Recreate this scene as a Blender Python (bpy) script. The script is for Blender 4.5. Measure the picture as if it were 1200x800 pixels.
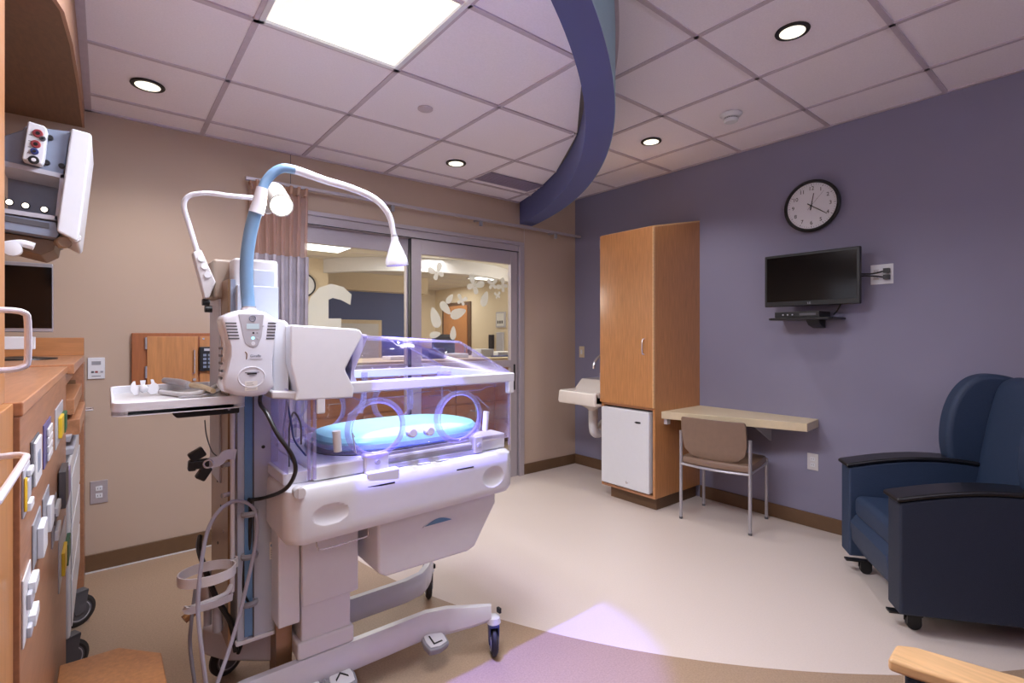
import bpy, bmesh, math, random
from mathutils import Vector, Matrix
random.seed(7)
PI = math.pi
C = bpy.context.scene.collection
S = bpy.context.scene
for o in list(bpy.data.objects): bpy.data.objects.remove(o)

# ------------------------------------------------------------------ camera, world, exposure, lights
F, HY, YAW, H = 591.9, 393.2, .6778, 1.329           # focal length and horizon in pixels of 1200x800, yaw, eye height
cam = bpy.data.cameras.new('camera'); camo = bpy.data.objects.new('camera', cam); C.objects.link(camo)
cam.sensor_width = 36; cam.lens = 36*F/1200; cam.shift_y = (HY-400)/1200; cam.clip_start = .02
camo.location = (0, 0, H); camo.rotation_euler = (PI/2, 0, -YAW)
S.camera = camo
w = bpy.data.worlds.new('world'); S.world = w; w.use_nodes = True
w.node_tree.nodes['Background'].inputs[0].default_value = (.8, .85, 1, 1)
w.node_tree.nodes['Background'].inputs[1].default_value = .05
S.view_settings.view_transform = 'Standard'; S.view_settings.look = 'None'
S.view_settings.gamma = 1; S.view_settings.use_curve_mapping = False
S.view_settings.exposure = 0.0
ZL, ZR, YB, XR = 2.59, 2.746, 3.698, 3.824           # two ceiling heights, back wall, right wall
DOWN_L = [(.166, 3.132), (1.996, 3.132), (.166, .9)]
DOWN_R = [(2.491, 1.013), (3.101, 2.233)]
P_TROFFER, P_DOWN, P_HALL, P_BLUE = 22.0, 10.0, 64.0, 190.0

def lamp(name, kind, loc, energy, color, rot=(0, 0, 0), **kw):
    l = bpy.data.lights.new(name, kind); l.energy = energy; l.color = color
    for k, v in kw.items(): setattr(l, k, v)
    o = bpy.data.objects.new(name, l); o.location = loc; o.rotation_euler = rot; C.objects.link(o); return o
lamp('troffer_light', 'AREA', (.78, 1.6, ZL-.06), P_TROFFER*3.0, (.90, .91, 1), shape='RECTANGLE', size=.5, size_y=1.1)
lamp('added_uplight', 'AREA', (.5, -2.1, 2.02), 46, (.84, .85, 1), rot=(PI-.5, 0, 0), shape='RECTANGLE', size=1.4, size_y=.12)  # unseen uplight added behind the view to brighten the ceiling
lamp('rear_fill_light', 'AREA', (1.2, -.9, ZR-.03), 8, (.97, .96, 1), shape='RECTANGLE', size=.6, size_y=1.2)  # unseen rear fill light, no troffer stands there
for x, y in DOWN_L: lamp('downlight_beam', 'SPOT', (x, y, ZL-.05), P_DOWN*2, (1, .94, .91), spot_size=2.2, spot_blend=.8, shadow_soft_size=.06)
for x, y in DOWN_R: lamp('downlight_beam', 'SPOT', (x, y, ZR-.05), P_DOWN*2.6, (1, .94, .91), spot_size=2.2, spot_blend=.8, shadow_soft_size=.06)
for x, y in [(2.2, 5.2), (5.5, 9.6), (3.4, 6.0), (5.9, 5.4)]:
    lamp('hall_light', 'AREA', (x, y, 2.42), P_HALL*.35, (1, .96, .90), shape='RECTANGLE', size=.9, size_y=.9)

for x, y in [(.3, 5.4), (5.6, 5.2)]: lamp('hall_fill', 'POINT', (x, y, 1.9), 62, (1, .95, .88), shadow_soft_size=.2)  # out-of-view point lights added to brighten the corridor ceiling

# ------------------------------------------------------------------ pixel rays -> real points at known planes
cY, sY = math.cos(YAW), math.sin(YAW)
def ray(u, v):
    r = (u-600)/F
    return Vector((cY*r+sY, -sY*r+cY, (HY-v)/F))
EYE = Vector((0, 0, H))
def aty(u, v, y): d = ray(u, v); return EYE+d*(y/d.y)
def atx(u, v, x): d = ray(u, v); return EYE+d*(x/d.x)
def atz(u, v, z): d = ray(u, v); return EYE+d*((z-H)/d.z)
def atd(u, v, t): return EYE+ray(u, v)*t

# ------------------------------------------------------------------ materials
def lin(c):
    c = c/255
    return c/12.92 if c <= .04045 else ((c+.055)/1.055)**2.4
def rgb(t): return (lin(t[0]), lin(t[1]), lin(t[2]), 1)
MATS = {}
def mat(name, col, rough=.5, metal=0, var=.04, scale=30, bump=0, bscale=200, stretch=None, spec=None, emit=None, es=0, coat=0):
    m = bpy.data.materials.new(name); m.use_nodes = True
    n = m.node_tree.nodes; L = m.node_tree.links; b = n['Principled BSDF']
    tc = n.new('ShaderNodeTexCoord'); mp = n.new('ShaderNodeMapping'); L.new(tc.outputs['Object'], mp.inputs[0])
    if stretch: mp.inputs['Scale'].default_value = stretch
    nz = n.new('ShaderNodeTexNoise'); nz.inputs['Scale'].default_value = scale; nz.inputs['Detail'].default_value = 4
    L.new(mp.outputs[0], nz.inputs['Vector'])
    cr = n.new('ShaderNodeValToRGB'); c = rgb(col)
    cr.color_ramp.elements[0].position = .3; cr.color_ramp.elements[1].position = .7
    cr.color_ramp.elements[0].color = tuple(x*(1-var) for x in c[:3])+(1,)
    cr.color_ramp.elements[1].color = tuple(min(1, x*(1+var)) for x in c[:3])+(1,)
    L.new(nz.outputs[0], cr.inputs[0]); L.new(cr.outputs[0], b.inputs['Base Color'])
    b.inputs['Roughness'].default_value = rough; b.inputs['Metallic'].default_value = metal
    if spec is not None: b.inputs['Specular IOR Level'].default_value = spec
    if coat: b.inputs['Coat Weight'].default_value = coat; b.inputs['Coat Roughness'].default_value = .15
    if bump:
        n2 = n.new('ShaderNodeTexNoise'); n2.inputs['Scale'].default_value = bscale; n2.inputs['Detail'].default_value = 3
        L.new(tc.outputs['Object'], n2.inputs['Vector'])
        bp = n.new('ShaderNodeBump'); bp.inputs['Strength'].default_value = bump; bp.inputs['Distance'].default_value = .003
        L.new(n2.outputs[0], bp.inputs['Height']); L.new(bp.outputs[0], b.inputs['Normal'])
    if emit:
        b.inputs['Emission Color'].default_value = rgb(emit); b.inputs['Emission Strength'].default_value = es
    MATS[name] = m; return m
def wood(name, col, axis='z', rough=.35):
    st = {'z': (14, 14, 1.2), 'x': (1.2, 14, 14), 'y': (14, 1.2, 14)}[axis]
    return mat(name, col, rough, var=.13, scale=6, stretch=st, coat=.25)
def clear(name, tint, opac=.12, rough=.03, diffuse=(200, 195, 240), dmix=.5):
    """thin clear acrylic or glass: mostly transmitted, a little reflected, a little scattered"""
    m = bpy.data.materials.new(name); m.use_nodes = True; n = m.node_tree.nodes; L = m.node_tree.links; n.clear()
    out = n.new('ShaderNodeOutputMaterial'); tr = n.new('ShaderNodeBsdfTransparent'); gl = n.new('ShaderNodeBsdfGlossy')
    df = n.new('ShaderNodeBsdfDiffuse'); df.inputs[0].default_value = rgb(diffuse); tl = n.new('ShaderNodeBsdfTranslucent'); tl.inputs[0].default_value = rgb(diffuse)
    tr.inputs[0].default_value = rgb(tint); gl.inputs['Roughness'].default_value = rough; gl.inputs[0].default_value = (1, 1, 1, 1)
    fr = n.new('ShaderNodeFresnel'); fr.inputs[0].default_value = 1.35
    m1 = n.new('ShaderNodeMixShader'); geo = n.new('ShaderNodeNewGeometry'); inv = n.new('ShaderNodeMath'); inv.operation = 'SUBTRACT'; inv.inputs[0].default_value = 1; L.new(geo.outputs['Backfacing'], inv.inputs[1]); ml = n.new('ShaderNodeMath'); ml.operation = 'MULTIPLY'; L.new(fr.outputs[0], ml.inputs[0]); L.new(inv.outputs[0], ml.inputs[1]); L.new(ml.outputs[0], m1.inputs[0]); L.new(tr.outputs[0], m1.inputs[1]); L.new(gl.outputs[0], m1.inputs[2])
    dd = n.new('ShaderNodeMixShader'); dd.inputs[0].default_value = .5; L.new(df.outputs[0], dd.inputs[1]); L.new(tl.outputs[0], dd.inputs[2])
    m2 = n.new('ShaderNodeMixShader'); m2.inputs[0].default_value = opac; L.new(m1.outputs[0], m2.inputs[1]); L.new(dd.outputs[0], m2.inputs[2])
    L.new(m2.outputs[0], out.inputs[0]); MATS[name] = m; return m
def glow(name, col, s):
    m = bpy.data.materials.new(name); m.use_nodes = True; n = m.node_tree.nodes; L = m.node_tree.links; n.clear()
    e = n.new('ShaderNodeEmission'); e.inputs[0].default_value = rgb(col); e.inputs[1].default_value = s
    o = n.new('ShaderNodeOutputMaterial'); L.new(e.outputs[0], o.inputs[0]); return m

M = dict(
    tan=mat('tan_paint', (188, 166, 148), .7, var=.015, scale=3, bump=.05),
    blue=mat('periwinkle_paint', (136, 134, 158), .7, var=.02, scale=3, bump=.05),
    soffit=mat('soffit_blue_paint', (92, 100, 150), .7, var=.02, scale=3),
    teal=mat('pale_teal', (150, 178, 190), .7, var=.02, scale=3), base=mat('brown_vinyl_base', (104, 78, 54), .5, var=.05),
    tile=mat('ceiling_tile', (244, 238, 246), .9, var=.03, scale=120, bump=.25, bscale=300),
    grid=mat('ceiling_grid', (196, 184, 196), .5),
    plenum=mat('plenum', (120, 115, 112), .9),
    wood=wood('maple_veneer', (190, 132, 82)), woodx=wood('maple_veneer_x', (190, 132, 84), 'x'), woody=wood('maple_veneer_y', (180, 126, 90), 'y'),
    console=wood('console_veneer', (164, 114, 84), 'y', .4),
    woodedge=wood('light_wood_edge', (222, 180, 130), 'y'), darkwood=wood('dark_brown_soffit', (112, 78, 48), 'y', .6),
    white=mat('white_plastic', (222, 224, 230), .32, var=.01), offw=mat('off_white_plastic', (208, 206, 208), .4, var=.02),
    wht2=mat('white_enamel', (218, 220, 230), .25, var=.01, coat=.3), ceramic=mat('white_ceramic', (235, 228, 220), .12, var=.01, coat=.5),
    grey=mat('grey_plastic', (150, 152, 160), .45), lgrey=mat('light_grey_plastic', (184, 184, 194), .4), dgrey=mat('dark_grey_plastic', (88, 88, 94), .5),
    bgrey=mat('blue_grey_metal', (136, 146, 166), .4), black=mat('black_plastic', (22, 22, 24), .4), rubber=mat('black_rubber', (34, 33, 36), .6),
    screen=mat('dark_screen', (8, 8, 10), .12, var=0), alu=mat('aluminium', (186, 178, 184), .4, .35, var=.03, stretch=(1, 1, 8)),
    chrome=mat('brushed_steel', (215, 212, 216), .25, .6, var=.02), pull=mat('satin_pull', (235, 230, 238), .3, .25, var=.01), silver=mat('silver_paint', (178, 176, 184), .3, .5),
    post=mat('pearl_grey_paint', (180, 188, 202), .35, var=.01), hose=mat('blue_sleeve', (112, 146, 180), .45), strip=mat('blue_strip', (96, 138, 178), .4),
    inner=mat('tan_metal_sheet', (150, 118, 88), .3, .5, var=.1, scale=8), navy=mat('navy_upholstery', (40, 58, 86), .6, var=.12, scale=90, bump=.4, bscale=260, stretch=(1, 1, 6)),
    navy2=mat('dark_navy_upholstery', (30, 40, 60), .6, var=.12, scale=90, bump=.4, bscale=260, stretch=(1, 1, 6)), armcap=mat('black_armrest', (22, 22, 26), .3),
    beige=mat('cream_laminate', (216, 200, 168), .4, var=.03), taupe=mat('taupe_vinyl', (132, 108, 92), .45, var=.04, bump=.1),
    matt=mat('mattress_cover', (158, 226, 228), .6, var=.05, scale=12, bump=.3, bscale=40), paper=mat('paper', (226, 224, 220), .7), navyp=mat('navy_binder', (40, 50, 110), .5),
    yellow=mat('yellow_plastic', (222, 184, 44), .4), green=mat('green_plastic', (20, 92, 60), .4), purple=mat('purple_plate', (98, 92, 140), .4), red=mat('red_plastic', (150, 60, 66), .4), bluep=mat('blue_plastic', (50, 62, 120), .4),
    cream=mat('corridor_cream', (222, 206, 178), .8), hblue=mat('corridor_blue', (96, 108, 152), .8), hfloor=mat('corridor_floor', (205, 190, 172), .4),
    hceil=mat('corridor_ceiling', (215, 210, 200), .9), curtain=mat('curtain_cloth', (172, 164, 174), .8, var=.1, scale=14, bump=.3, bscale=90),
    mesh=clear('curtain_mesh', (255, 255, 255), .5, .6, (222, 190, 178)), cable=mat('grey_cable', (158, 154, 166), .4), ring=mat('frosted_vinyl', (225, 225, 220), .7),
    lens=mat('glowing_face', (250, 250, 250), .4, emit=(255, 255, 252), es=1.6), pan=mat('lamp_pan', (250, 250, 245), .5, emit=(255, 250, 232), es=.72),
    dl=glow('downlight_lens', (255, 244, 225), 1.6), bulb=glow('bulb', (255, 250, 238), 2.2), led=glow('blue_led', (150, 220, 255), 2.5), lcd=glow('lcd', (215, 225, 240), .8),
    hlamp=glow('hall_lens', (255, 250, 240), 3), dlrim=mat('black_trim', (26, 20, 20), .4), vent=mat('vent_grey', (152, 142, 166), .5),
    acr=clear('clear_acrylic', (250, 248, 255), .006, .03, (190, 180, 255)), acre=clear('acrylic_edge', (238, 234, 255), .22, .12, (236, 232, 255)),
    glass=clear('door_glass', (244, 246, 246), .012, .02), frost=clear('frosted_decal', (255, 255, 255), .72, .5, (232, 232, 225)),
)
# floor: cream inlay inside a wide circle, tan outside it
fm = mat('floor_vinyl', (222, 206, 190), .38, var=.03, scale=160)
n = fm.node_tree.nodes; L = fm.node_tree.links; b = n['Principled BSDF']
tc = n.new('ShaderNodeTexCoord'); vd = n.new('ShaderNodeVectorMath'); vd.operation = 'DISTANCE'; vd.inputs[1].default_value = (4.65, 3.30, 0)
L.new(tc.outputs['Object'], vd.inputs[0])
gt = n.new('ShaderNodeMath'); gt.operation = 'GREATER_THAN'; gt.inputs[1].default_value = 3.507; L.new(vd.outputs['Value'], gt.inputs[0])
def speck(c, v):
    nz = n.new('ShaderNodeTexNoise'); nz.inputs['Scale'].default_value = 140; nz.inputs['Detail'].default_value = 6; L.new(tc.outputs['Object'], nz.inputs[0])
    cr = n.new('ShaderNodeValToRGB'); cr.color_ramp.elements[0].position = .35; cr.color_ramp.elements[1].position = .62; c = rgb(c)
    cr.color_ramp.elements[0].color = tuple(x*(1-v) for x in c[:3])+(1,); cr.color_ramp.elements[1].color = c; L.new(nz.outputs[0], cr.inputs[0]); return cr
a_, t_ = speck((222, 209, 200), .04), speck((176, 150, 126), .16)
mx = n.new('ShaderNodeMixRGB'); L.new(gt.outputs[0], mx.inputs[0]); L.new(a_.outputs[0], mx.inputs[1]); L.new(t_.outputs[0], mx.inputs[2])
L.new(mx.outputs[0], b.inputs['Base Color']); M['floor'] = fm

# ------------------------------------------------------------------ mesh builder
ORG = {}
class MB:
    def __init__(s): s.v = []; s.f = []; s.X = None
    def frame(s, o, ex, ey, ez=None):
        ex = Vector(ex).normalized(); ey = Vector(ey).normalized(); ez = Vector(ez).normalized() if ez else ex.cross(ey)
        s.X = (Vector(o), ex, ey, ez); return s
    def add(s, vs, fs):
        k = len(s.v)
        if s.X:
            o, a, b, c = s.X; vs = [o+a*p[0]+b*p[1]+c*p[2] for p in vs]
        s.v += [tuple(p) for p in vs]; s.f += [tuple(i+k for i in f) for f in fs]; return s
    def box(s, x0, x1, y0, y1, z0, z1):
        return s.add([(x0, y0, z0), (x1, y0, z0), (x1, y1, z0), (x0, y1, z0), (x0, y0, z1), (x1, y0, z1), (x1, y1, z1), (x0, y1, z1)],
                     [(0, 3, 2, 1), (4, 5, 6, 7), (0, 1, 5, 4), (1, 2, 6, 5), (2, 3, 7, 6), (3, 0, 4, 7)])
    def loft(s, rings, cap=True, closed=False):
        n = len(rings[0]); vs = [p for r in rings for p in r]; fs = []
        R = len(rings)
        for i in range(R if closed else R-1):
            j = (i+1) % R
            for k in range(n): fs.append((i*n+k, i*n+(k+1) % n, j*n+(k+1) % n, j*n+k))
        if cap and not closed: fs += [tuple(range(n))[::-1], tuple(range((R-1)*n, R*n))]
        return s.add(vs, fs)
    def prism(s, poly, axis, a, b):
        q = {'x': lambda p, t: (t, p[0], p[1]), 'y': lambda p, t: (p[0], t, p[1]), 'z': lambda p, t: (p[0], p[1], t)}[axis]
        return s.loft([[q(p, a) for p in poly], [q(p, b) for p in poly]])
    def cyl(s, p0, p1, r0, r1=None, n=20):
        p0 = Vector(p0); p1 = Vector(p1); d = (p1-p0).normalized(); r1 = r0 if r1 is None else r1
        a = d.orthogonal().normalized(); b = d.cross(a)
        R = [[p+(a*math.cos(2*PI*k/n)+b*math.sin(2*PI*k/n))*r for k in range(n)] for p, r in ((p0, r0), (p1, r1))]
        return s.loft(R)
    def rev(s, p0, axis, prof, n=28):
        """profile of (distance along axis, radius)"""
        p0 = Vector(p0); d = Vector(axis).normalized(); a = d.orthogonal().normalized(); b = d.cross(a)
        return s.loft([[p0+d*h+(a*math.cos(2*PI*k/n)+b*math.sin(2*PI*k/n))*max(r, 1e-4) for k in range(n)] for h, r in prof])
    def tube(s, pts, r, n=10, sub=6, flat=None):
        """smooth tube; r number or list; flat=(w,h) for a strap in world z"""
        P = [Vector(p) for p in pts]; rr = r if isinstance(r, (list, tuple)) else [r]*len(P); Q = []; W = []
        if len(P) > 2 and sub > 1:
            for i in range(len(P)-1):
                p0 = P[max(i-1, 0)]; p1 = P[i]; p2 = P[i+1]; p3 = P[min(i+2, len(P)-1)]
                for k in range(sub):
                    t = k/sub
                    Q.append(.5*((2*p1)+(p2-p0)*t+(2*p0-5*p1+4*p2-p3)*t*t+(3*p1-p0-3*p2+p3)*t**3)); W.append(rr[i]*(1-t)+rr[i+1]*t)
            Q.append(P[-1]); W.append(rr[-1])
        else: Q, W = P, rr
        rings = []; a = None
        for i, p in enumerate(Q):
            d = (Q[min(i+1, len(Q)-1)]-Q[max(i-1, 0)]).normalized()
            a = d.orthogonal().normalized() if a is None else (a-d*a.dot(d)).normalized()
            b = d.cross(a)
            if flat:
                up = Vector((0, 0, 1)); sd = d.cross(up).normalized(); up = sd.cross(d)
                rings.append([p+sd*x*flat[0]/2+up*y*flat[1]/2 for x, y in ((-1, -1), (1, -1), (1, 1), (-1, 1))])
            else: rings.append([p+(a*math.cos(2*PI*k/n)+b*math.sin(2*PI*k/n))*W[i] for k in range(n)])
        return s.loft(rings)
    def torus(s, c, ax, ay, R, r, Ry=None, n=40, m=10, stretch=1):
        c = Vector(c); ax = Vector(ax); ay = Vector(ay); az = ax.cross(ay); Ry = Ry or R
        rings = []
        for i in range(n):
            t = 2*PI*i/n; d = (ax*math.cos(t)+ay*math.sin(t)); p = c+ax*R*math.cos(t)+ay*Ry*math.sin(t)
            rings.append([p+d*r*math.cos(2*PI*k/m)+az*r*stretch*math.sin(2*PI*k/m) for k in range(m)])
        return s.loft(rings, closed=True)
    def ball(s, c, rx, ry=None, rz=None, n=16, m=10):
        ry = ry or rx; rz = rz or rx; c = Vector(c)
        return s.loft([[c+Vector((rx*math.cos(2*PI*k/n)*math.sin(PI*(i+.02)/(m+.04)), ry*math.sin(2*PI*k/n)*math.sin(PI*(i+.02)/(m+.04)), -rz*math.cos(PI*(i+.02)/(m+.04)))) for k in range(n)] for i in range(m+1)])
    def build(s, name, m, parent=None, bevel=0, seg=2, sharp=.6):
        org = ORG.get(parent, Vector((0, 0, 0)))
        me = bpy.data.meshes.new(name); me.from_pydata([tuple(Vector(v)-org) for v in s.v], [], s.f); me.update()
        bm = bmesh.new(); bm.from_mesh(me); bmesh.ops.recalc_face_normals(bm, faces=bm.faces); bm.to_mesh(me); bm.free()
        me.polygons.foreach_set('use_smooth', [True]*len(me.polygons)); me.set_sharp_from_angle(angle=sharp)
        me.materials.append(M[m] if isinstance(m, str) else m)
        o = bpy.data.objects.new(name, me); C.objects.link(o)
        if parent: o.parent = parent; ORG[o] = org
        if bevel:
            bv = o.modifiers.new('bevel', 'BEVEL'); bv.width = bevel; bv.segments = seg; bv.limit_method = 'ANGLE'; bv.angle_limit = .7; bv.harden_normals = True
        return o
def B(*a): return MB().box(*a)
def tag(o, label, cat, group=None):
    o['label'] = label; o['category'] = cat
    if group: o['group'] = group
    return o
def thing(name, label, cat, loc=(0, 0, 0), rotz=0, group=None, local=False):
    o = bpy.data.objects.new(name, None); C.objects.link(o); o.location = loc; o.rotation_euler = (0, 0, rotz); o.empty_display_size = .05
    ORG[o] = Vector((0, 0, 0)) if local else Vector(loc)
    return tag(o, label, cat, group)
def kind(o, k='structure'): o['kind'] = k; return o
def copy_tree(o, parent=None):
    c = o.copy(); C.objects.link(c); c.parent = parent
    for ch in list(o.children): copy_tree(ch, c)
    return c
def text_obj(name, s, size, o, ex, ey, m, parent, thick=.0008, align='CENTER', bold=0):
    cu = bpy.data.curves.new('t', 'FONT'); cu.body = s; cu.size = size; cu.align_x = align; cu.align_y = 'CENTER'; cu.extrude = thick/2; cu.offset = bold
    to = bpy.data.objects.new('t', cu); C.objects.link(to); bpy.context.view_layer.update()
    me = bpy.data.meshes.new_from_object(to.evaluated_get(bpy.context.evaluated_depsgraph_get()))
    mb = MB().frame(o, ex, ey); mb.add([v.co for v in me.vertices], [tuple(p.vertices) for p in me.polygons])
    bpy.data.objects.remove(to); bpy.data.curves.remove(cu); bpy.data.meshes.remove(me)
    return mb.build(name, m, parent)
WX, WY = ((0, -1, 0), (0, 0, 1)), ((1, 0, 0), (0, 0, 1))     # text frames: on the right wall, on the back wall

def clip_poly(poly, inside, cross):
    out = []
    for i, p in enumerate(poly):
        q = poly[(i+1) % len(poly)]
        if inside(p): out.append(p)
        if inside(p) != inside(q): out.append(cross(p, q))
    return out
def in_circle(p, c, r): return math.hypot(p[0]-c[0], p[1]-c[1]) < r
def circ_cross(c, r):
    def f(p, q):
        lo, hi = (p, q) if in_circle(p, c, r) else (q, p)
        for _ in range(30):
            m = ((lo[0]+hi[0])/2, (lo[1]+hi[1])/2)
            if in_circle(m, c, r): lo = m
            else: hi = m
        return lo
    return f
def densify(poly, k=8):
    return [(p[0]+(q[0]-p[0])*t/k, p[1]+(q[1]-p[1])*t/k) for p, q in zip(poly, poly[1:]+poly[:1]) for t in range(k)]

# ------------------------------------------------------------------ room shell
X0, Y0 = -.75, -2.4
kind(B(X0-.1, XR+.1, Y0-.1, YB+.12, -.05, 0).build('floor', 'floor'))
IN_C, IN_R, OUT_C, OUT_R = (-1.0255, 4.8587), 4.258, (-.841, 4.757), 4.199
DX0, DX1, DZ = 1.02, 3.112, 2.215                  # sliding door opening in the back wall
wb = kind(B(X0-.1, DX0, YB, YB+.12, 0, 2.9).box(DX1, XR+.1, YB, YB+.12, 0, 2.9).box(DX0, DX1, YB, YB+.12, DZ, 2.9).build('wall_back', 'tan'))
kind(B(XR, XR+.1, Y0, YB, 0, 2.9).build('wall_right', 'blue'))
kind(B(X0-.1, X0, Y0, YB, 0, 2.9).build('wall_left', 'tan'))
kind(B(X0, XR, Y0-.1, Y0, 0, 2.9).build('wall_front', 'blue'))
B(1.0, 1.004, YB-.0008, YB, 2.36, ZL).build('panel_seam', 'dgrey', wb)
B(3.125, 3.128, YB-.0008, YB, .1, 2.38).build('panel_seam', 'offw', wb)
kind(B(-.09, DX0, YB-.012, YB, 0, .1).build('baseboard_back', 'base', bevel=.004))
kind(B(DX1, XR-.012, YB-.012, YB, 0, .1).build('baseboard_back', 'base', bevel=.004))
kind(B(XR-.012, XR, 2.80, YB, 0, .1).build('baseboard_right', 'base', bevel=.004))
kind(B(XR-.012, XR, Y0, 2.27, 0, .1).build('baseboard_right', 'base', bevel=.004))
kind(B(-.09, DX0, YB-.02, YB-.012, 0, .006).build('trim_1', 'offw'))
# upper ceiling
cr_ = kind(B(X0, XR, Y0, YB, ZR+.012, ZR+.05).build('ceiling', 'plenum'))
gx = [2.186+.61*i for i in range(-5, 3)]; gy = [1.318+.61*j for j in range(-6, 4)]
def tiles(parent, gx, gy, x0, x1, y0, y1, z, clip=None, skip=()):
    gx = [x0]+[g for g in gx if x0+.02 < g < x1-.02]+[x1]; gy = [y0]+[g for g in gy if y0+.02 < g < y1-.02]+[y1]
    for i in range(len(gx)-1):
        for j in range(len(gy)-1):
            cx, cy = (gx[i]+gx[i+1])/2, (gy[j]+gy[j+1])/2
            if any(abs(cx-a) < .3 and abs(cy-b) < .3 for a, b in skip): continue
            g = .008
            poly = [(gx[i]+g, gy[j]+g), (gx[i+1]-g, gy[j]+g), (gx[i+1]-g, gy[j+1]-g), (gx[i]+g, gy[j+1]-g)]
            if clip: poly = clip_poly(densify(poly), lambda p: in_circle(p, *clip), circ_cross(*clip))
            if len(poly) > 2: MB().prism(poly, 'z', z+.002+.0015*((i*3+j) % 3), z+.012).build('ceiling_tile', 'tile', parent)
    def bar(a, b, vert):
        P = [(a, y0+(y1-y0)*k/60) if vert else (x0+(x1-x0)*k/60, a) for k in range(61)]
        if clip: P = [p for p in P if in_circle(p, clip[0], clip[1]-.0)]
        if len(P) < 2: return
        p, q = P[0], P[-1]
        if clip and False: pass
        B(min(p[0], q[0])-(b if vert else 0), max(p[0], q[0])+(b if vert else 0), min(p[1], q[1])-(0 if vert else b), max(p[1], q[1])+(0 if vert else b), z-.003, z+.009).build('grid_bar', 'grid', parent)
    for g in gx[1:-1]: bar(g, .012, True)
    for g in gy[1:-1]: bar(g, .012, False)
    if not clip: B(x1-.022, x1, y0, y1, z-.004, z+.008).build('edge_angle', 'grid', parent)
    B(x0, x1 if not clip else 3.05, y1-.022, y1, z-.004, z+.008).build('edge_angle', 'grid', parent)
tiles(cr_, gx, gy, 0, XR, Y0, YB, ZR)
# lower ceiling inside the curved soffit
arc = [(IN_C[0]+IN_R*math.cos(t), IN_C[1]+IN_R*math.sin(t)) for t in [math.radians(-15.8-(61.5*k/48)) for k in range(49)]]
low = [(-.09, YB), (arc[0][0], YB)]+arc+[(-.09, arc[-1][1])]
cl_ = kind(MB().prism(low, 'z', ZL+.014, ZL+.04).build('ceiling', 'plenum'))
tiles(cl_, [.471+.61*i for i in range(5)], [2.217+.61*j for j in range(-4, 3)], -.09, 3.2, .7, YB, ZL, clip=(IN_C, IN_R-.006),
      skip=[(.776, 1.912), (.776, 1.302)])
B(-.09, -.06, .75, YB, ZL-.004, ZL+.008).build('edge_angle', 'grid', cl_)
# curved blue soffit ring: inner face 2.39-2.63, underside, outer face up to the upper ceiling
def arcpts(c, r, a0, a1, n=64): return [(c[0]+r*math.cos(a0+(a1-a0)*k/n), c[1]+r*math.sin(a0+(a1-a0)*k/n)) for k in range(n+1)]
ai0 = math.asin((YB-IN_C[1])/IN_R); ao0 = math.asin((YB-OUT_C[1])/OUT_R)
ai1 = -PI/2+.065; ao1 = -PI/2+.02
ip = arcpts(IN_C, IN_R, ai0, ai1); op = arcpts(OUT_C, OUT_R, ao0, ao1)
mb = MB(); rings = []
for a, c in zip(ip, op): rings.append([(a[0], a[1], 2.39), (c[0], c[1], 2.39), (c[0], c[1], ZR+.01), (a[0], a[1], ZR+.01)])
mb.loft(rings); sof = kind(mb.build('trim_2', 'soffit', sharp=.5))
MB().loft([[(c[0]+a*math.cos(th), c[1]+a*math.sin(th), z) for a, z in ((0, 2.3905), (.003, 2.3905), (.003, ZR), (0, ZR))] for c, th in zip(op, [ao0+(ao1-ao0)*k/64 for k in range(65)])]).build('outer_face', 'teal', sof)  # outer face in a paler teal than the rest of the soffit
rim = MB().loft([[(c[0], c[1], ZR-.004), (c[0]+.02*math.cos(t), c[1]+.02*math.sin(t), ZR-.004), (c[0]+.02*math.cos(t), c[1]+.02*math.sin(t), ZR+.008), (c[0], c[1], ZR+.008)]
                 for c, t in zip(op, [ao0+(ao1-ao0)*k/64 for k in range(65)])]); kind(rim.build('trim_3', 'grid'))
# arched wood valance over the headwall on the left
arch = [atx(u, v, -.09) for u, v in [(40, -120), (64, 0), (73.5, 35), (80, 60), (87, 89), (95, 133)]]
pl = [(-2.0, ZL+.12), (-2.0, 1.95), (.7, 1.95)]+[(p.y, p.z) for p in arch]+[(YB, 2.49), (YB, ZL+.12)]
pl = [(-2.0, ZR), (-2.0, 2.0), (.9, 2.0), (1.5, 2.08), (1.9, 2.24), (2.4, 2.37), (3.0, 2.455), (YB, 2.49), (YB, ZR)]
kind(MB().prism(pl, 'x', -.75, -.10).build('trim_4', 'darkwood'))
kind(MB().prism(pl, 'x', -.10, -.09).build('trim_5', mat('valance_edge', (168, 128, 102), .5, var=.05)))

# ------------------------------------------------------------------ sliding glass door in the back wall
ft = kind(B(DX0, DX1, YB-.02, YB+.12, 2.185, DZ).box(3.055, DX1, YB-.02, YB+.12, 0, 2.185).build('door_1', 'alu', bevel=.004))
B(DX0, 3.055, YB+.0, YB+.10, 2.12, 2.185).build('header', 'alu', ft, .003)
B(DX0, 3.055, YB-.004, YB+.0, 2.12, 2.126).build('header_joint', 'black', ft)
B(3.044, 3.0545, YB+.02, YB+.1, 0, 2.12).build('jamb_shadow_gap', 'black', ft)
def leaf(x0, x1, y, mid, name='door_leaf'):
    d = B(x0, x0+.09, y, y+.045, 0, 2.12).box(x1-.075, x1, y, y+.045, 0, 2.12).box(x0+.09, x1-.075, y+.001, y+.044, 2.0, 2.12).box(x0+.09, x1-.075, y+.001, y+.044, 0, .25)
    if mid: d.box(x0+.09, x1-.075, y+.001, y+.044, 1.035, 1.10)
    o = d.build(name, 'alu', ft, .003)
    B(x0+.09, x1-.075, y+.02, y+.026, .25, 2.0).build('glass_pane', 'glass', o); return o
lf1 = leaf(DX0, 1.99, YB+.055, True)
lf2 = leaf(1.935, 3.043, YB+.005, True)
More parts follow.
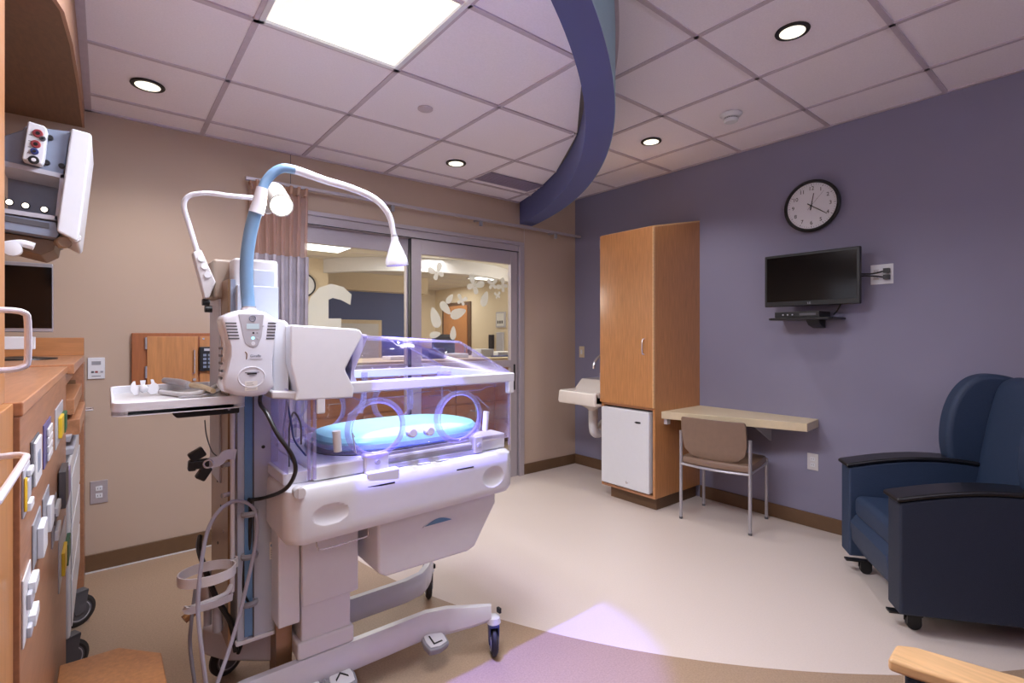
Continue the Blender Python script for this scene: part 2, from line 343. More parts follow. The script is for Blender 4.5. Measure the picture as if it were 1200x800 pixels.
B(3.0, 3.012, YB-.006, YB+.005, .82, 1.06).build('door_pull', 'black', lf2)
B(1.927, 1.9345, YB+.006, YB+.05, 0, 2.118).build('rubber_seal', 'black', lf2)
# frosted numeral and butterfly / leaf decals, flat on the glass
nm_ = [aty(u, v, YB+.072) for u, v in [(361, 396), (359, 365), (364, 348), (374, 337), (388, 332.5), (402, 336), (412, 345), (410.5, 357), (400, 351.5), (390, 349), (385, 351), (385, 373), (400, 373), (399, 396)]]
MB().prism([(p.x, p.z) for p in nm_], 'y', YB+.0715, YB+.0725).build('frosted_numeral', 'frost', lf1)
def decal(u, v, s, kindn, rot):
    p = aty(u, v, YB+.024); mb = MB(); c, sn = math.cos(rot), math.sin(rot)
    def pt(x, z): x, z = x*s, z*s; return (p.x+c*x-sn*z, p.y-.001, p.z+sn*x+c*z)
    def ell(cx, cz, a, b_, ang, taper=0):
        P = []
        for k in range(14):
            t = 2*PI*k/14; x = a*math.cos(t); z = b_*math.sin(t)*(1-taper*math.cos(t)); P.append((cx+x*math.cos(ang)-z*math.sin(ang), cz+x*math.sin(ang)+z*math.cos(ang)))
        A = [pt(*q) for q in P]; mb.loft([A, [(a_[0], a_[1]+.0006, a_[2]) for a_ in A]])
    if kindn == 'leaf': ell(0, 0, 1, .5, 0, .35)
    else:
        for m_ in (-1, 1):
            ell(m_*.55, .42, .62, .36, PI/2-m_*.75, -.3); ell(m_*.4, -.4, .42, .3, -PI/2+m_*.7, -.2)
        ell(0, 0, .55, .08, PI/2)
    mb.build('butterfly_decal' if kindn != 'leaf' else 'leaf_decal', 'frost', lf2)
for a in [(556, 334, .085, 'b', -.5), (577, 333, .055, 'b', .1), (589, 335, .06, 'b', .9), (583, 346, .035, 'b', .2), (568, 350, .075, 'leaf', 1.2), (512, 319, .07, 'b', .5),
          (537, 367, .085, 'leaf', .35), (522, 361, .07, 'leaf', -.8), (510, 372, .09, 'leaf', 1.9), (531, 390, .06, 'leaf', 1.5), (510, 392, .055, 'leaf', .2), (541, 352, .05, 'b', -.3), (527, 350, .05, 'leaf', .9)]: decal(*a)

# ------------------------------------------------------------------ corridor beyond the glass
kind(B(-1, 9, YB+.12, 12, -.05, 0).build('floor', 'hfloor'))
hc = kind(B(-1, 9, YB+.12, 12, 2.45, 2.5).build('ceiling', 'hceil'))
for k in range(12): B(-1, 9, 4.2+.61*k, 4.215+.61*k, 2.446, 2.45).build('grid_bar', 'grid', hc)
kind(B(-1, 4.62, 9.0, 9.1, 0, 2.46).build('wall_corridor', 'hblue'))
kind(B(-1, 4.9, 8.7, 8.99, 2.14, 2.449).build('trim_6', 'cream'))
kind(B(4.62, 6.5, 11.0, 11.1, 0, 2.46).build('wall_corridor', 'cream')); kind(B(6.4, 6.5, 4, 11.1, 0, 2.46).build('wall_corridor', 'cream'))
kind(B(4.52, 4.62, 9.1, 11, 0, 2.46).build('wall_corridor', 'cream'))
kind(B(-1, 2.56, 7.5, 7.65, 0, 2.6).build('wall_corridor', 'cream'))
kind(B(-1.1, -1, YB+.12, 9, 0, 2.6).build('wall_corridor', 'cream'))
pts = arcpts((4.2, 8.2), 1.85, PI*1.0, PI*1.75, 30)
hc_ring = []
for x, y in pts:
    a = math.atan2(y-8.2, x-4.2); hc_ring.append([(x, y, 2.25), (x-.1*math.cos(a), y-.1*math.sin(a), 2.25), (x-.1*math.cos(a), y-.1*math.sin(a), 2.449), (x, y, 2.449)])
kind(MB().loft(hc_ring).build('trim_7', 'offw'))
for i, (x, y) in enumerate([(2.15, 6.45), (5.75, 7.9)]):
    t = thing('corridor_troffer', ['lit square ceiling light of the corridor behind the left glass pane', 'lit ceiling light of the corridor behind the right glass pane'][i], 'ceiling light', (x, y, 2.44), group='corridor ceiling lights')
    B(x-.3, x+.3, y-.3, y+.3, 2.438, 2.448).build('frame', 'grid', t); B(x-.27, x+.27, y-.27, y+.27, 2.433, 2.438).build('diffuser', 'hlamp', t)
# corridor door and frame in the blue wall, seen over the incubator
t = thing('corridor_clock', 'small round clock on the cream corridor wall at the curtain edge', 'clock', (2.2, 7.49, 2.1))
p = aty(355, 334, 7.49); MB().rev(p, (0, -1, 0), [(0, .17), (.04, .17), (.04, .15), (.03, .149)], 30).build('rim', 'black', t); MB().rev(p+Vector((0, -.031, 0)), (0, -1, 0), [(0, .149), (.002, .149)], 30).build('dial', 'white', t)
t = thing('corridor_window', 'grey framed service window in the dark blue corridor wall', 'window', (3.2, 8.98, 0))
B(2.9, 4.05, 8.94, 9.0, 0, 1.62).build('frame', 'cream', t); B(2.97, 3.98, 8.92, 8.94, 0, 1.55).build('shutter', 'offw', t)
B(3.2, 3.45, 8.9, 8.92, 1.38, 1.46).build('notice', 'paper', t)
d1 = kind(B(6.36, 6.4, 9.4, 10.6, 0, 2.1).build('door_2', 'base')); B(6.34, 6.36, 9.5, 10.5, 0, 2.02).build('door_leaf', 'wood', d1); B(6.32, 6.34, 9.54, 9.57, .95, 1.1).build('handle', 'chrome', d1)
d2 = kind(B(5.0, 5.6, 10.96, 11.0, 0, 2.1).build('door_3', 'base')); B(5.1, 5.5, 10.94, 10.96, 0, 2.02).build('door_leaf', 'dgrey', d2)
t = thing('wall_notice', 'framed notice on the cream corridor wall right of the butterfly decals', 'sign', (6.39, 8.3, 1.5))
B(6.37, 6.4, 8.15, 8.45, 1.5, 1.82).build('frame', 'lgrey', t); B(6.365, 6.37, 8.18, 8.42, 1.53, 1.79).build('sheet', 'paper', t)
for k in range(3): B(6.36, 6.365, 8.21+.07*k, 8.25+.07*k, 1.58, 1.64).build('mark', 'dgrey', t)
tag(B(6.34, 6.4, 8.55, 8.68, 1.05, 1.35).build('wall_telephone', 'black', None, .01), 'black telephone on the cream corridor wall below the notice', 'telephone')
tag(B(6.35, 6.4, 8.2, 8.42, 1.0, 1.4).build('glove_box', 'lgrey', None, .01), 'pale grey dispenser on corridor wall under the framed notice', 'dispenser')
# nurse station counter with drawers
t = thing('nurse_station', 'long maple nurse station counter with drawers behind the sliding glass door', 'counter', (3, 5.2, 0))
B(.9, 4.9, 4.98, 5.75, .08, 1.0).build('body', 'woodx', t); B(.85, 4.95, 4.93, 5.8, 1.0, 1.06).build('worktop', 'beige', t, .01); B(.86, 4.94, 4.92, 4.93, .985, 1.03).build('edge_strip', 'woodx', t)
B(.95, 4.85, 5.0, 5.6, 0, .08).build('plinth', 'base', t)
for i in range(7):
    for k in range(4):
        dr = B(.93+.56*i, 1.46+.56*i, 4.96, 4.98, .1+.22*k, .3+.22*k).build('drawer', 'woodx', t, .003)
        MB().tube([(1.12+.56*i, 4.96, .22+.22*k), (1.13+.56*i, 4.935, .22+.22*k), (1.26+.56*i, 4.935, .22+.22*k), (1.27+.56*i, 4.96, .22+.22*k)], .005, 6, 1).build('pull', 'chrome', dr)
for i, (x, y, a, b_, h, m_, nm, lb) in enumerate([
    (3.0, 5.2, .22, .16, .12, 'navyp', 'binder', 'navy binder standing on nurse counter left of the door mullion'), (3.35, 5.3, .3, .2, .05, 'paper', 'paper_stack', 'loose white paper stack on the nurse counter nearest the mullion'),
    (3.75, 5.25, .2, .2, .1, 'lgrey', 'desk_phone', 'light grey desk phone on the nurse counter'), (4.1, 5.3, .3, .22, .06, 'paper', 'form_tray', 'white form tray at the middle of the nurse counter'),
    (4.45, 5.35, .14, .1, .14, 'black', 'card_reader', 'small black desk device at the right of the nurse counter'), (4.7, 5.3, .16, .2, .1, 'paper', 'tissue_box', 'white box at the right end of the nurse counter'),
    (2.6, 5.25, .34, .22, .04, 'paper', 'folder', 'white folder lying on the nurse counter seen through the hood'), (3.95, 5.15, .3, .16, .015, 'navyp', 'clipboard', 'navy clipboard lying on the right of the nurse counter')]):
    tag(B(x-a/2, x+a/2, y-b_/2, y+b_/2, 1.06, 1.06+h).build(nm, m_, None, .008), lb, nm.replace('_', ' ').split()[-1])
t = thing('task_chair', 'black office chair standing behind the nurse counter', 'chair', (4.0, 6.4, 0))
B(3.78, 4.22, 6.2, 6.62, .45, .53).build('seat', 'black', t, .03); B(3.8, 4.2, 6.6, 6.66, .62, 1.35).build('backrest', 'black', t, .03); MB().cyl((4, 6.4, .1), (4, 6.4, .45), .03).build('column', 'dgrey', t)
mb = MB()
for k in range(5): a = 2*PI*k/5; mb.tube([(4, 6.4, .12), (4+.28*math.cos(a), 6.4+.28*math.sin(a), .06)], .02, 6, 1); mb.ball((4+.28*math.cos(a), 6.4+.28*math.sin(a), .03), .03)
mb.build('star_base', 'dgrey', t)

# ------------------------------------------------------------------ ceiling fittings
t = thing('troffer', 'large lit ceiling light panel above the incubator', 'ceiling light', (.776, 1.607, ZL))
xa, xb, ya, yb_ = .476, 1.076, 1.002, 2.212
B(xa, xb, ya, ya+.02, ZL-.008, ZL+.012).box(xa, xb, yb_-.02, yb_, ZL-.008, ZL+.012).box(xa, xa+.02, ya, yb_, ZL-.008, ZL+.012).box(xb-.02, xb, ya, yb_, ZL-.008, ZL+.012).build('frame', 'white', t)
B(xa+.02, xb-.02, ya+.02, yb_-.02, ZL+.004, ZL+.01).build('reflector_pan', 'pan', t)
R_ = []
for y, s_ in [(ya+.06, .3), (ya+.1, .8), (ya+.15, 1), (yb_-.2, 1), (yb_-.13, .8), (yb_-.09, .3)]:
    R_.append([(.776+.13*s_*math.cos(a), y, ZL+.004-.035*s_*math.sin(a)) for a in [PI*k/10 for k in range(11)]])
MB().loft(R_).build('curved_lens', 'lens', t)
def downlight(x, y, z, label, r=.066):
    t = thing('downlight', label, 'ceiling light', (x, y, z), group='recessed ceiling downlights')
    mb = MB(); mb.rev((x, y, z-.006), (0, 0, 1), [(0, r-.012), (0, r+.006), (.004, r+.008), (.008, r+.006), (.010, r-.010)]); mb.build('trim_ring', 'dlrim', t)
    MB().rev((x, y, z-.007), (0, 0, 1), [(0, r-.012), (.004, r-.011)]).build('lens', 'dl', t)
downlight(*DOWN_L[0], ZL, 'round recessed downlight nearest the left end of the back wall'); downlight(*DOWN_L[1], ZL, 'round recessed downlight between the speaker disc and the blue soffit')
downlight(*DOWN_R[0], ZR, 'largest round recessed downlight near the top right'); downlight(*DOWN_R[1], ZR, 'round recessed downlight in front of the tall wardrobe')
t = thing('added_uplight_fixture', 'long white uplight added on the unseen wall opposite the glass door', 'wall light', (.5, -2.35, 2.0))
MB().prism([(-2.39, 1.9), (-2.2, 1.9), (-2.0, 1.98), (-2.0, 2.0), (-2.39, 2.0)], 'x', -.25, 1.25).build('housing', 'white', t, .005)  # housing invented for the added ceiling uplight
t = thing('ceiling_vent', 'flat grey air vent in the ceiling beside the curved soffit', 'vent', (2.57, 3.24, ZL))
B(2.31, 2.86, 3.13, 3.345, ZL-.008, ZL-.001).build('frame', 'vent', t)
for k in range(8): B(2.32, 2.85, 3.14+.025*k, 3.152+.025*k, ZL-.011, ZL-.008).build('slat', 'vent', t)
t = thing('ceiling_speaker', 'flat round ceiling disc between the light panel and a downlight', 'speaker', (1.386, 2.49, ZL)); MB().rev((1.386, 2.49, ZL-.008), (0, 0, 1), [(0, .036), (.004, .042), (.01, .042)]).build('cover', 'grid', t)
t = thing('smoke_detector', 'white smoke detector on the ceiling right of the soffit', 'smoke detector', (3.12, 1.64, ZR))
MB().rev((3.12, 1.64, ZR-.052), (0, 0, 1), [(0, .034), (.006, .042), (.018, .046), (.02, .038), (.026, .038), (.028, .05), (.044, .066), (.05, .068)]).build('housing', 'white', t)
mb = MB()
for k in range(20): a = 2*PI*k/20; mb.box(3.12+.0385*math.cos(a)-.003, 3.12+.0385*math.cos(a)+.003, 1.64+.0385*math.sin(a)-.003, 1.64+.0385*math.sin(a)+.003, ZR-.031, ZR-.028)
mb.build('slots', 'black', t)

# ------------------------------------------------------------------ curtain track and curtain
t = thing('curtain_track', 'long white curtain rail along the back wall above the glass door', 'curtain track', (2.2, 3.6, 2.36))
B(.70, XR-.03, 3.585, 3.615, 2.33, 2.352).build('rail', 'alu', t, .003)
for x in (1.72, 2.55, 3.45): B(x-.012, x+.012, 3.605, YB, 2.335, 2.35).box(x-.012, x+.012, 3.59, 3.612, 2.285, 2.33).build('bracket', 'grey', t)
t = thing('curtain', 'gathered curtain with pinkish mesh top and grey cloth below, beside the glass door', 'curtain', (.88, 3.58, .3))
def drape(z0, z1, amp, x0, x1, nf, y=3.575, seedv=0):
    rows = []; N = 150; random.seed(seedv); ph = [random.uniform(-.8, .8) for _ in range(nf+2)]
    for z in [z0+(z1-z0)*k/10 for k in range(11)]:
        row = []
        for i in range(N+1):
            s_ = i/N; a = s_*nf*2*PI+ph[int(s_*nf)]*.5*math.sin(s_*nf*PI*2)
            sp = 1-.06*(z1-z)/(z1-z0)
            row.append((x0+(x1-x0)*(.5+(s_-.5)*sp)+amp*.35*math.sin(a*2), y+amp*math.sin(a)*(.75+.25*math.sin(z*3+s_*9)), z))
        rows.append(row)
    vs = [p for r in rows for p in r]; n_ = N+1
    return MB().add(vs, [(i*n_+k, i*n_+k+1, (i+1)*n_+k+1, (i+1)*n_+k) for i in range(10) for k in range(N)])
for nm, z0, z1, m_, sd in (('mesh_top', 1.86, 2.30, 'mesh', 3), ('cloth', .35, 1.86, 'curtain', 3)):
    o = drape(z0, z1, .045, .72, 1.08, 7, seedv=sd).build(nm, m_, t, sharp=1.5)
    if nm == 'cloth': md = o.modifiers.new('s', 'SOLIDIFY'); md.thickness = .002
o = drape(2.27, 2.325, .05, .72, 1.08, 7, seedv=3).build('header_tape', mat('tape', (176, 140, 120), .8), t, sharp=1.5); o.modifiers.new('s', 'SOLIDIFY').thickness = .003
for k in range(8): MB().cyl((.74+.046*k, 3.595, 2.30), (.74+.046*k, 3.595, 2.335), .005, n=8).build('hook', 'white', t)

# ------------------------------------------------------------------ back wall fittings
t = thing('wall_cabinet', 'small maple wall cabinet with steel handle on the left of the back wall', 'cabinet', (.4, YB, 1.05))
B(.119, .66, 3.66, YB, .98, 1.345).build('frame', mat('cab_frame', (160, 96, 56), .4, var=.1, scale=6, stretch=(14, 14, 1.2)), t, .003)
d_ = B(.19, .445, 3.645, 3.66, .99, 1.325).build('door', 'wood', t, .002)
MB().tube([(.425, 3.645, 1.10), (.425, 3.62, 1.10), (.425, 3.62, 1.24), (.425, 3.645, 1.24)], .004, 8, 1).build('handle', 'chrome', d_)
MB().cyl((.425, 3.645, 1.06), (.425, 3.63, 1.06), .009).build('lock', 'chrome', d_)
for z in (1.08, 1.25): MB().cyl((.185, 3.648, z), (.185, 3.648, z+.07), .006, n=10).build('hinge', 'silver', d_)
B(.455, .655, 3.65, 3.66, .99, 1.325).build('fixed_panel', 'wood', t, .002)
for z in (1.02, 1.31):
    for x in (.475, .64): MB().cyl((x, 3.65, z), (x, 3.645, z), .006, n=10).build('screw', 'chrome', t)
t = thing('keypad_phone', 'dark keypad on the maple wall cabinet beside the incubator post', 'keypad', (.53, 3.64, 1.2))
B(.450, .555, 3.622, 3.65, 1.11, 1.26).build('body', 'black', t, .005); B(.475, .535, 3.619, 3.622, 1.235, 1.25).build('display', 'lgrey', t)
for i in range(3):
    for k in range(4): B(.470+.026*i, .487+.026*i, 3.617, 3.622, 1.13+.024*k, 1.144+.024*k).build('key', 'bgrey', t)
t = thing('nurse_call_plate', 'white wall plate with display left of the small wall cabinet', 'wall plate', (-.04, 3.69, 1.145))
B(-.078, -.002, 3.688, YB, 1.085, 1.205).build('plate', 'white', t, .003); B(-.06, -.02, 3.686, 3.688, 1.165, 1.185).build('display', 'grey', t)
for x, m_ in ((-.062, 'dgrey'), (-.045, 'red'), (-.022, 'grey')): B(x, x+.012, 3.685, 3.688, 1.12, 1.13).build('button', m_, t)
B(-.06, -.02, 3.6865, 3.688, 1.10, 1.103).build('print', 'dgrey', t)
def outlet(c, w_, h_, face, label, plate='offw', dark='dgrey', name='wall_outlet'):
    """duplex socket on the back wall (face 'y') or right wall (face 'x')"""
    t = thing(name, label, 'outlet', c); c = Vector(c)
    ex = Vector((1, 0, 0)) if face == 'y' else Vector((0, -1, 0)); nz = Vector((0, -1, 0)) if face == 'y' else Vector((-1, 0, 0))
    def bx(nm, x0, x1, z0, z1, d0, d1, m_, p, bev=0): return MB().frame(c, ex, (0, 0, 1), nz).box(x0, x1, z0, z1, d0, d1).build(nm, m_, p, bev)
    bx('plate', -w_/2, w_/2, -h_/2, h_/2, 0, .006, plate, t, .002)
    for sx in ([0] if w_ < .1 else [-w_/4, w_/4]):
        for z in (-.02, .02):
            r_ = bx('receptacle', sx-.015, sx+.015, z-.013, z+.013, .006, .009, 'white' if plate != 'white' else 'offw', t, .003)
            for s_ in (-.006, .006): bx('slot', sx+s_-.0012, sx+s_+.0012, z-.004, z+.005, .009, .0095, dark, r_)
    return t, ex, nz
outlet((-.028, YB, .445), .078, .128, 'y', 'steel plated double socket low on the back wall above the baseboard', 'alu')
outlet((XR, 1.42, .455), .07, .115, 'x', 'cream wall socket below the desk right end')
outlet((XR, 1.02, 1.717), .12, .125, 'x', 'white square socket plate right of the television with plugs in it', 'white')
t = thing('light_switch', 'small cream light switch on the blue wall above the sink', 'switch', (XR, 3.6, 1.164)); B(XR-.006, XR, 3.565, 3.635, 1.105, 1.22).build('plate', 'beige', t, .002); B(XR-.012, XR-.006, 3.59, 3.61, 1.14, 1.185).build('rocker', 'white', t)

# ------------------------------------------------------------------ wall clock
cc = Vector((XR, 1.415, 2.222)); t = thing('wall_clock', 'round black rimmed wall clock with white dial above the television', 'clock', cc)
MB().rev(cc, (-1, 0, 0), [(0, .165), (.03, .178), (.045, .178), (.052, .17), (.05, .158), (.04, .156), (.038, .0)], 64).build('rim', 'black', t)
MB().rev(cc+Vector((-.038, 0, 0)), (-1, 0, 0), [(0, .157), (.003, .157)], 64).build('dial', 'white', t)
for k in range(12):
    a = PI/2-2*PI*(k+1)/12; text_obj('numeral', str(k+1), .036, cc+Vector((-.0422, -math.cos(a)*.118, math.sin(a)*.118)), *WX, 'black', t)
for k in range(60):
    a = 2*PI*k/60; r0 = .138 if k % 5 == 0 else .143; d = Vector((0, -math.cos(a), math.sin(a))); sd = Vector((0, math.sin(a), math.cos(a)))
    w_ = .0014 if k % 5 == 0 else .0007; q = cc+Vector((-.0415, 0, 0))
    P = [q+d*r0-sd*w_, q+d*.15-sd*w_, q+d*.15+sd*w_, q+d*r0+sd*w_]; MB().loft([P, [p+Vector((-.0006, 0, 0)) for p in P]]).build('tick', 'black', t)
def hand(h_, m_, ln, back, wd, mt, off):
    a = PI/2-2*PI*h_; d = Vector((0, -math.cos(a), math.sin(a))); sd = Vector((0, math.sin(a), math.cos(a))); q = cc+Vector((-off, 0, 0))
    P = [q-d*back-sd*wd, q+d*ln-sd*wd*.6, q+d*ln+sd*wd*.6, q-d*back+sd*wd]; MB().loft([P, [p+Vector((-.0008, 0, 0)) for p in P]]).build(m_, mt, t)
hand((12+21/60)/12, 'hour_hand', .085, .03, .0035, 'black', .043); hand(21/60, 'minute_hand', .12, .03, .003, 'black', .0445); hand(7/60, 'second_hand', .12, .035, .0008, 'dgrey', .046)
MB().cyl(cc+Vector((-.042, 0, 0)), cc+Vector((-.049, 0, 0)), .006).build('hub', 'black', t)

# ------------------------------------------------------------------ television on its bracket
t = tvt = thing('television', 'black flat television on a wall bracket below the clock', 'television', (3.72, 1.44, 1.72))
TX = 3.66
a_, b_ = atx(896, 301, TX), atx(1008, 358, TX); ty1, ty0, tz1, tz0 = a_.y, b_.y, a_.z, 1.53
B(TX, TX+.03, ty0, ty1, tz0, tz1).build('bezel', 'black', t, .006)
B(TX-.002, TX, ty0+.018, ty1-.018, tz0+.035, tz1-.018).build('screen', 'screen', t)
B(TX+.03, TX+.06, ty0+.06, ty1-.06, tz0+.04, tz1-.06).build('rear_housing', 'black', t, .01)
B(TX+.06, XR, 1.38, 1.48, 1.66, 1.80).build('wall_bracket', 'dgrey', t, .004)
text_obj('maker_mark', 'LG', .018, (TX-.001, (ty0+ty1)/2, tz0+.017), *WX, 'lgrey', t)
t = thing('media_shelf', 'thin black wall shelf just under the television', 'shelf', (3.7, 1.4, 1.44))
sy0, sy1 = 1.22, 1.62
MB().prism([(3.58, sy0+.02), (3.6, sy0), (XR, sy0), (XR, sy1), (3.6, sy1), (3.58, sy1-.02)], 'z', 1.435, 1.45).build('board', 'black', t, .003)
MB().prism([(3.70, 1.435), (XR, 1.435), (XR, 1.38), (3.74, 1.40)], 'y', 1.34, 1.42).build('arm_bracket', 'black', t, .004)
t = thing('media_player', 'slim black media box on the shelf under the television', 'media player', (3.7, 1.42, 1.45))
B(3.60, 3.79, 1.30, 1.58, 1.451, 1.49).build('case', 'black', t, .004); B(3.598, 3.60, 1.32, 1.42, 1.463, 1.478).build('front_panel', 'dgrey', t)
for k in range(3): B(3.597, 3.60, 1.46+.03*k, 1.468+.03*k, 1.466, 1.474).build('button', 'lgrey', t)
(MB().tube([(3.80, 1.0, 1.735), (3.77, 1.06, 1.72), (3.74, 1.14, 1.725), (3.72, 1.2, 1.73)], .005, 8).box(3.785, 3.818, .975, 1.005, 1.722, 1.75).build('power_cord', 'black', tvt))
(MB().tube([(3.80, 1.0, 1.695), (3.765, 1.06, 1.705), (3.75, 1.13, 1.70), (3.74, 1.19, 1.60), (3.74, 1.24, 1.50), (3.76, 1.27, 1.47)], .005, 8).box(3.785, 3.818, .975, 1.005, 1.682, 1.71).build('power_cord', 'black', tvt))

# ------------------------------------------------------------------ wardrobe, fridge, desk, chair, sink
WY0, WY1, WX0 = 2.277, 2.80, 3.21
t = thing('wardrobe', 'tall maple wardrobe with sloping top standing against the blue wall', 'wardrobe', (3.5, 2.54, 0))
top = lambda x: 2.145+(x-WX0)*.2
side = [(WX0, .1), (XR, .1), (XR, top(XR)), (WX0, top(WX0))]
MB().prism(side, 'y', WY0, WY0+.02).build('side_panel', 'wood', t, .001); MB().prism(side, 'y', WY1-.02, WY1).build('side_panel', 'wood', t, .001)
MB().add([(WX0, WY0, top(WX0)), (XR, WY0, top(XR)), (XR, WY1, top(XR)), (WX0, WY1, top(WX0)), (WX0, WY0, top(WX0)+.012), (XR, WY0, top(XR)+.012), (XR, WY1, top(XR)+.012), (WX0, WY1, top(WX0)+.012)], [(0, 3, 2, 1), (4, 5, 6, 7), (0, 1, 5, 4), (1, 2, 6, 5), (2, 3, 7, 6), (3, 0, 4, 7)]).build('sloping_top', 'woodedge', t)
B(WX0, XR-.021, WY0+.02, WY1-.02, .1, .12).build('shelf', 'woody', t); B(WX0, XR-.021, WY0+.02, WY1-.02, .765, .785).build('shelf', 'woody', t); B(XR-.02, XR-.001, WY0+.02, WY1-.02, .12, 2.14).build('back_panel', 'wood', t)
d_ = B(WX0-.02, WX0, WY0+.004, WY1, .785, 2.15).build('door', 'wood', t, .001)
B(WX0-.0215, WX0-.001, WY0-.0, WY0+.008, .785, 2.15).build('edge_band', 'woodedge', d_)
MB().tube([(WX0-.02, 2.36, 1.185), (WX0-.045, 2.36, 1.20), (WX0-.045, 2.36, 1.29), (WX0-.02, 2.36, 1.305)], .005, 8).build('handle', 'chrome', d_)
for z in (.95, 2.05): MB().cyl((WX0-.012, WY1+.004, z), (WX0-.012, WY1+.004, z+.07), .006, n=10).build('hinge', 'silver', d_)
B(3.27, XR-.01, WY0+.03, WY1-.05, 0, .1).build('plinth', 'base', t)
t = thing('mini_fridge', 'white mini fridge fitted in the bottom of the wardrobe', 'fridge', (3.45, 2.54, .12))
B(3.25, 3.76, 2.31, 2.77, .122, .745).build('cabinet', 'white', t, .006); fd = B(3.185, 3.245, 2.315, 2.785, .13, .75).build('door', 'white', t, .01)
MB().prism([(2.39, .655), (2.43, .652), (2.45, .66), (2.43, .668), (2.39, .668)], 'x', 3.1835, 3.1855).build('badge', 'black', fd); MB().cyl((3.185, 2.52, .18), (3.178, 2.52, .18), .009).build('lock', 'chrome', fd)
DZT = .755
desk = [(XR, WY0-.002), (XR, 1.385), (3.57, 1.36), (3.285, WY0-.002)]
t = thing('wall_desk', 'cream laminate wall desk fixed beside the wardrobe', 'desk', (3.6, 1.9, DZT)); MB().prism(desk, 'z', DZT-.055, DZT).build('desktop', 'beige', t, .003)
MB().prism([(3.55, DZT-.055), (XR, DZT-.055), (XR, DZT-.2)], 'y', 1.70, 1.715).build('bracket', 'lgrey', t)
B(3.32, 3.36, WY0-.03, WY0-.002, DZT-.1, DZT-.055).build('bracket', 'offw', t)
# side chair facing the desk
t = thing('side_chair', 'taupe vinyl side chair with silver legs pushed under the wall desk', 'chair', (3.5, 1.88, 0))
L1, L2, L3, L4 = Vector((3.266, 2.094, 0)), Vector((3.345, 1.626, 0)), Vector((3.742, 1.70, 0)), Vector((3.65, 2.14, 0))
def up(p, z, dx=0, dy=0): return (p.x+dx, p.y+dy, z)
for p, z in ((L1, .64), (L2, .63), (L3, .44), (L4, .44)):
    lg = MB().cyl(up(p, .012), up(p, z), .0115, n=14).build('leg', 'silver', t); MB().cyl(up(p, 0), up(p, .015), .0125, n=12).build('foot_cap', 'dgrey', lg)
ctr = (L1+L2+L3+L4)/4
def curve4(p, q, bow, z, n=8):
    m_ = (p+q)/2; dr = (m_-ctr).normalized(); return [(p.x+(q.x-p.x)*k/n+dr.x*bow*math.sin(PI*k/n), p.y+(q.y-p.y)*k/n+dr.y*bow*math.sin(PI*k/n), z) for k in range(n+1)]
MB().tube(curve4(L1, L2, .035, .40), .009, 8, 1).tube(curve4(L2, L3, 0, .405), .009, 8, 1).tube(curve4(L3, L4, 0, .41), .009, 8, 1).tube(curve4(L4, L1, 0, .405), .009, 8, 1).build('seat_frame', 'silver', t)
sh = curve4(L1, L2, .03, 0)+curve4(L2, L3, .01, 0)[1:]+curve4(L3, L4, .03, 0)[1:]+curve4(L4, L1, .01, 0)[1:-1]
rings = []
for z, k in ((.405, .93), (.415, .99), (.44, 1.0), (.455, .97), (.463, .88), (.466, .5)): rings.append([(ctr.x+(p[0]-ctr.x)*k, ctr.y+(p[1]-ctr.y)*k, z) for p in sh])
MB().loft(rings).build('seat', 'taupe', t)
ax = (L2-L1); ln = ax.length; ax = ax/ln; nr = Vector((-ax.y, ax.x, 0)); nr = nr if (nr.x < 0) else -nr      # nr points out behind the sitter
rows = []
for z, wk, lean in ((.455, .30, .0), (.475, .72, .004), (.52, .93, .008), (.58, .99, .014), (.66, 1.0, .03), (.735, .985, .045), (.748, .95, .048)):
    cr2 = []
    for k in range(17):
        s_ = k/16; x = (s_-.5)*(ln-.03)*wk; cr2.append(L1+ax*(ln/2+x)+nr*(.022*math.sin(PI*s_)*wk+lean)+Vector((0, 0, z)))
    back = [p-nr*.022 for p in cr2[::-1]]; rows.append(cr2+back)
MB().loft(rows).build('backrest', 'taupe', t, .004)
# sink
t = thing('wall_sink', 'white ceramic wall basin between the room corner and the wardrobe', 'sink', (3.55, 3.1, .7))
sx0 = 3.15; y0s, y1s = 2.82, 3.25
prof = [(sx0, .735), (sx0-.012, .76), (sx0, .845), (sx0+.02, .85), (3.62, .85), (3.70, .93), (XR, .93), (XR, .70), (3.6, .69), (3.45, .70)]
MB().prism([(sx0, .735), (sx0-.012, .76), (sx0, .848), (sx0+.03, .852), (sx0+.05, .82), (3.30, .80), (3.36, .86), (3.44, .935), (XR, .94), (XR, .72), (3.40, .725)], 'y', y0s, y1s).build('basin', 'ceramic', t, .012)
B(sx0+.01, 3.36, y0s, y0s+.03, .75, .852).box(sx0+.01, 3.36, y1s-.03, y1s, .75, .852).build('rim', 'ceramic', t, .01)
MB().rev((3.40, 3.08, .66), (0, 0, 1), [(0, .03), (.02, .05), (.05, .11), (.07, .15)]).build('bowl', 'ceramic', t)
MB().tube([(3.45, 3.11, .72), (3.45, 3.11, .52), (3.47, 3.11, .45), (3.53, 3.11, .44), (3.57, 3.11, .50), (3.66, 3.11, .54), (3.82, 3.11, .54)], .042, 14).build('trap_cover', 'white', t)
t = thing('faucet', 'chrome gooseneck faucet above the ceramic basin', 'faucet', (3.77, 3.05, .94))
MB().tube([(3.70, 3.09, .94), (3.69, 3.09, 1.08), (3.63, 3.09, 1.15), (3.53, 3.09, 1.15), (3.46, 3.10, 1.09), (3.445, 3.10, 1.03)], .011, 10).build('spout', 'chrome', t)
for s_ in (-1, 1): MB().cyl((3.78, 3.05+.09*s_, .93), (3.76, 3.05+.09*s_, .97), .014).box(3.70, 3.77, 3.045+.09*s_, 3.058+.09*s_, .965, .975).build('lever', 'chrome', t)

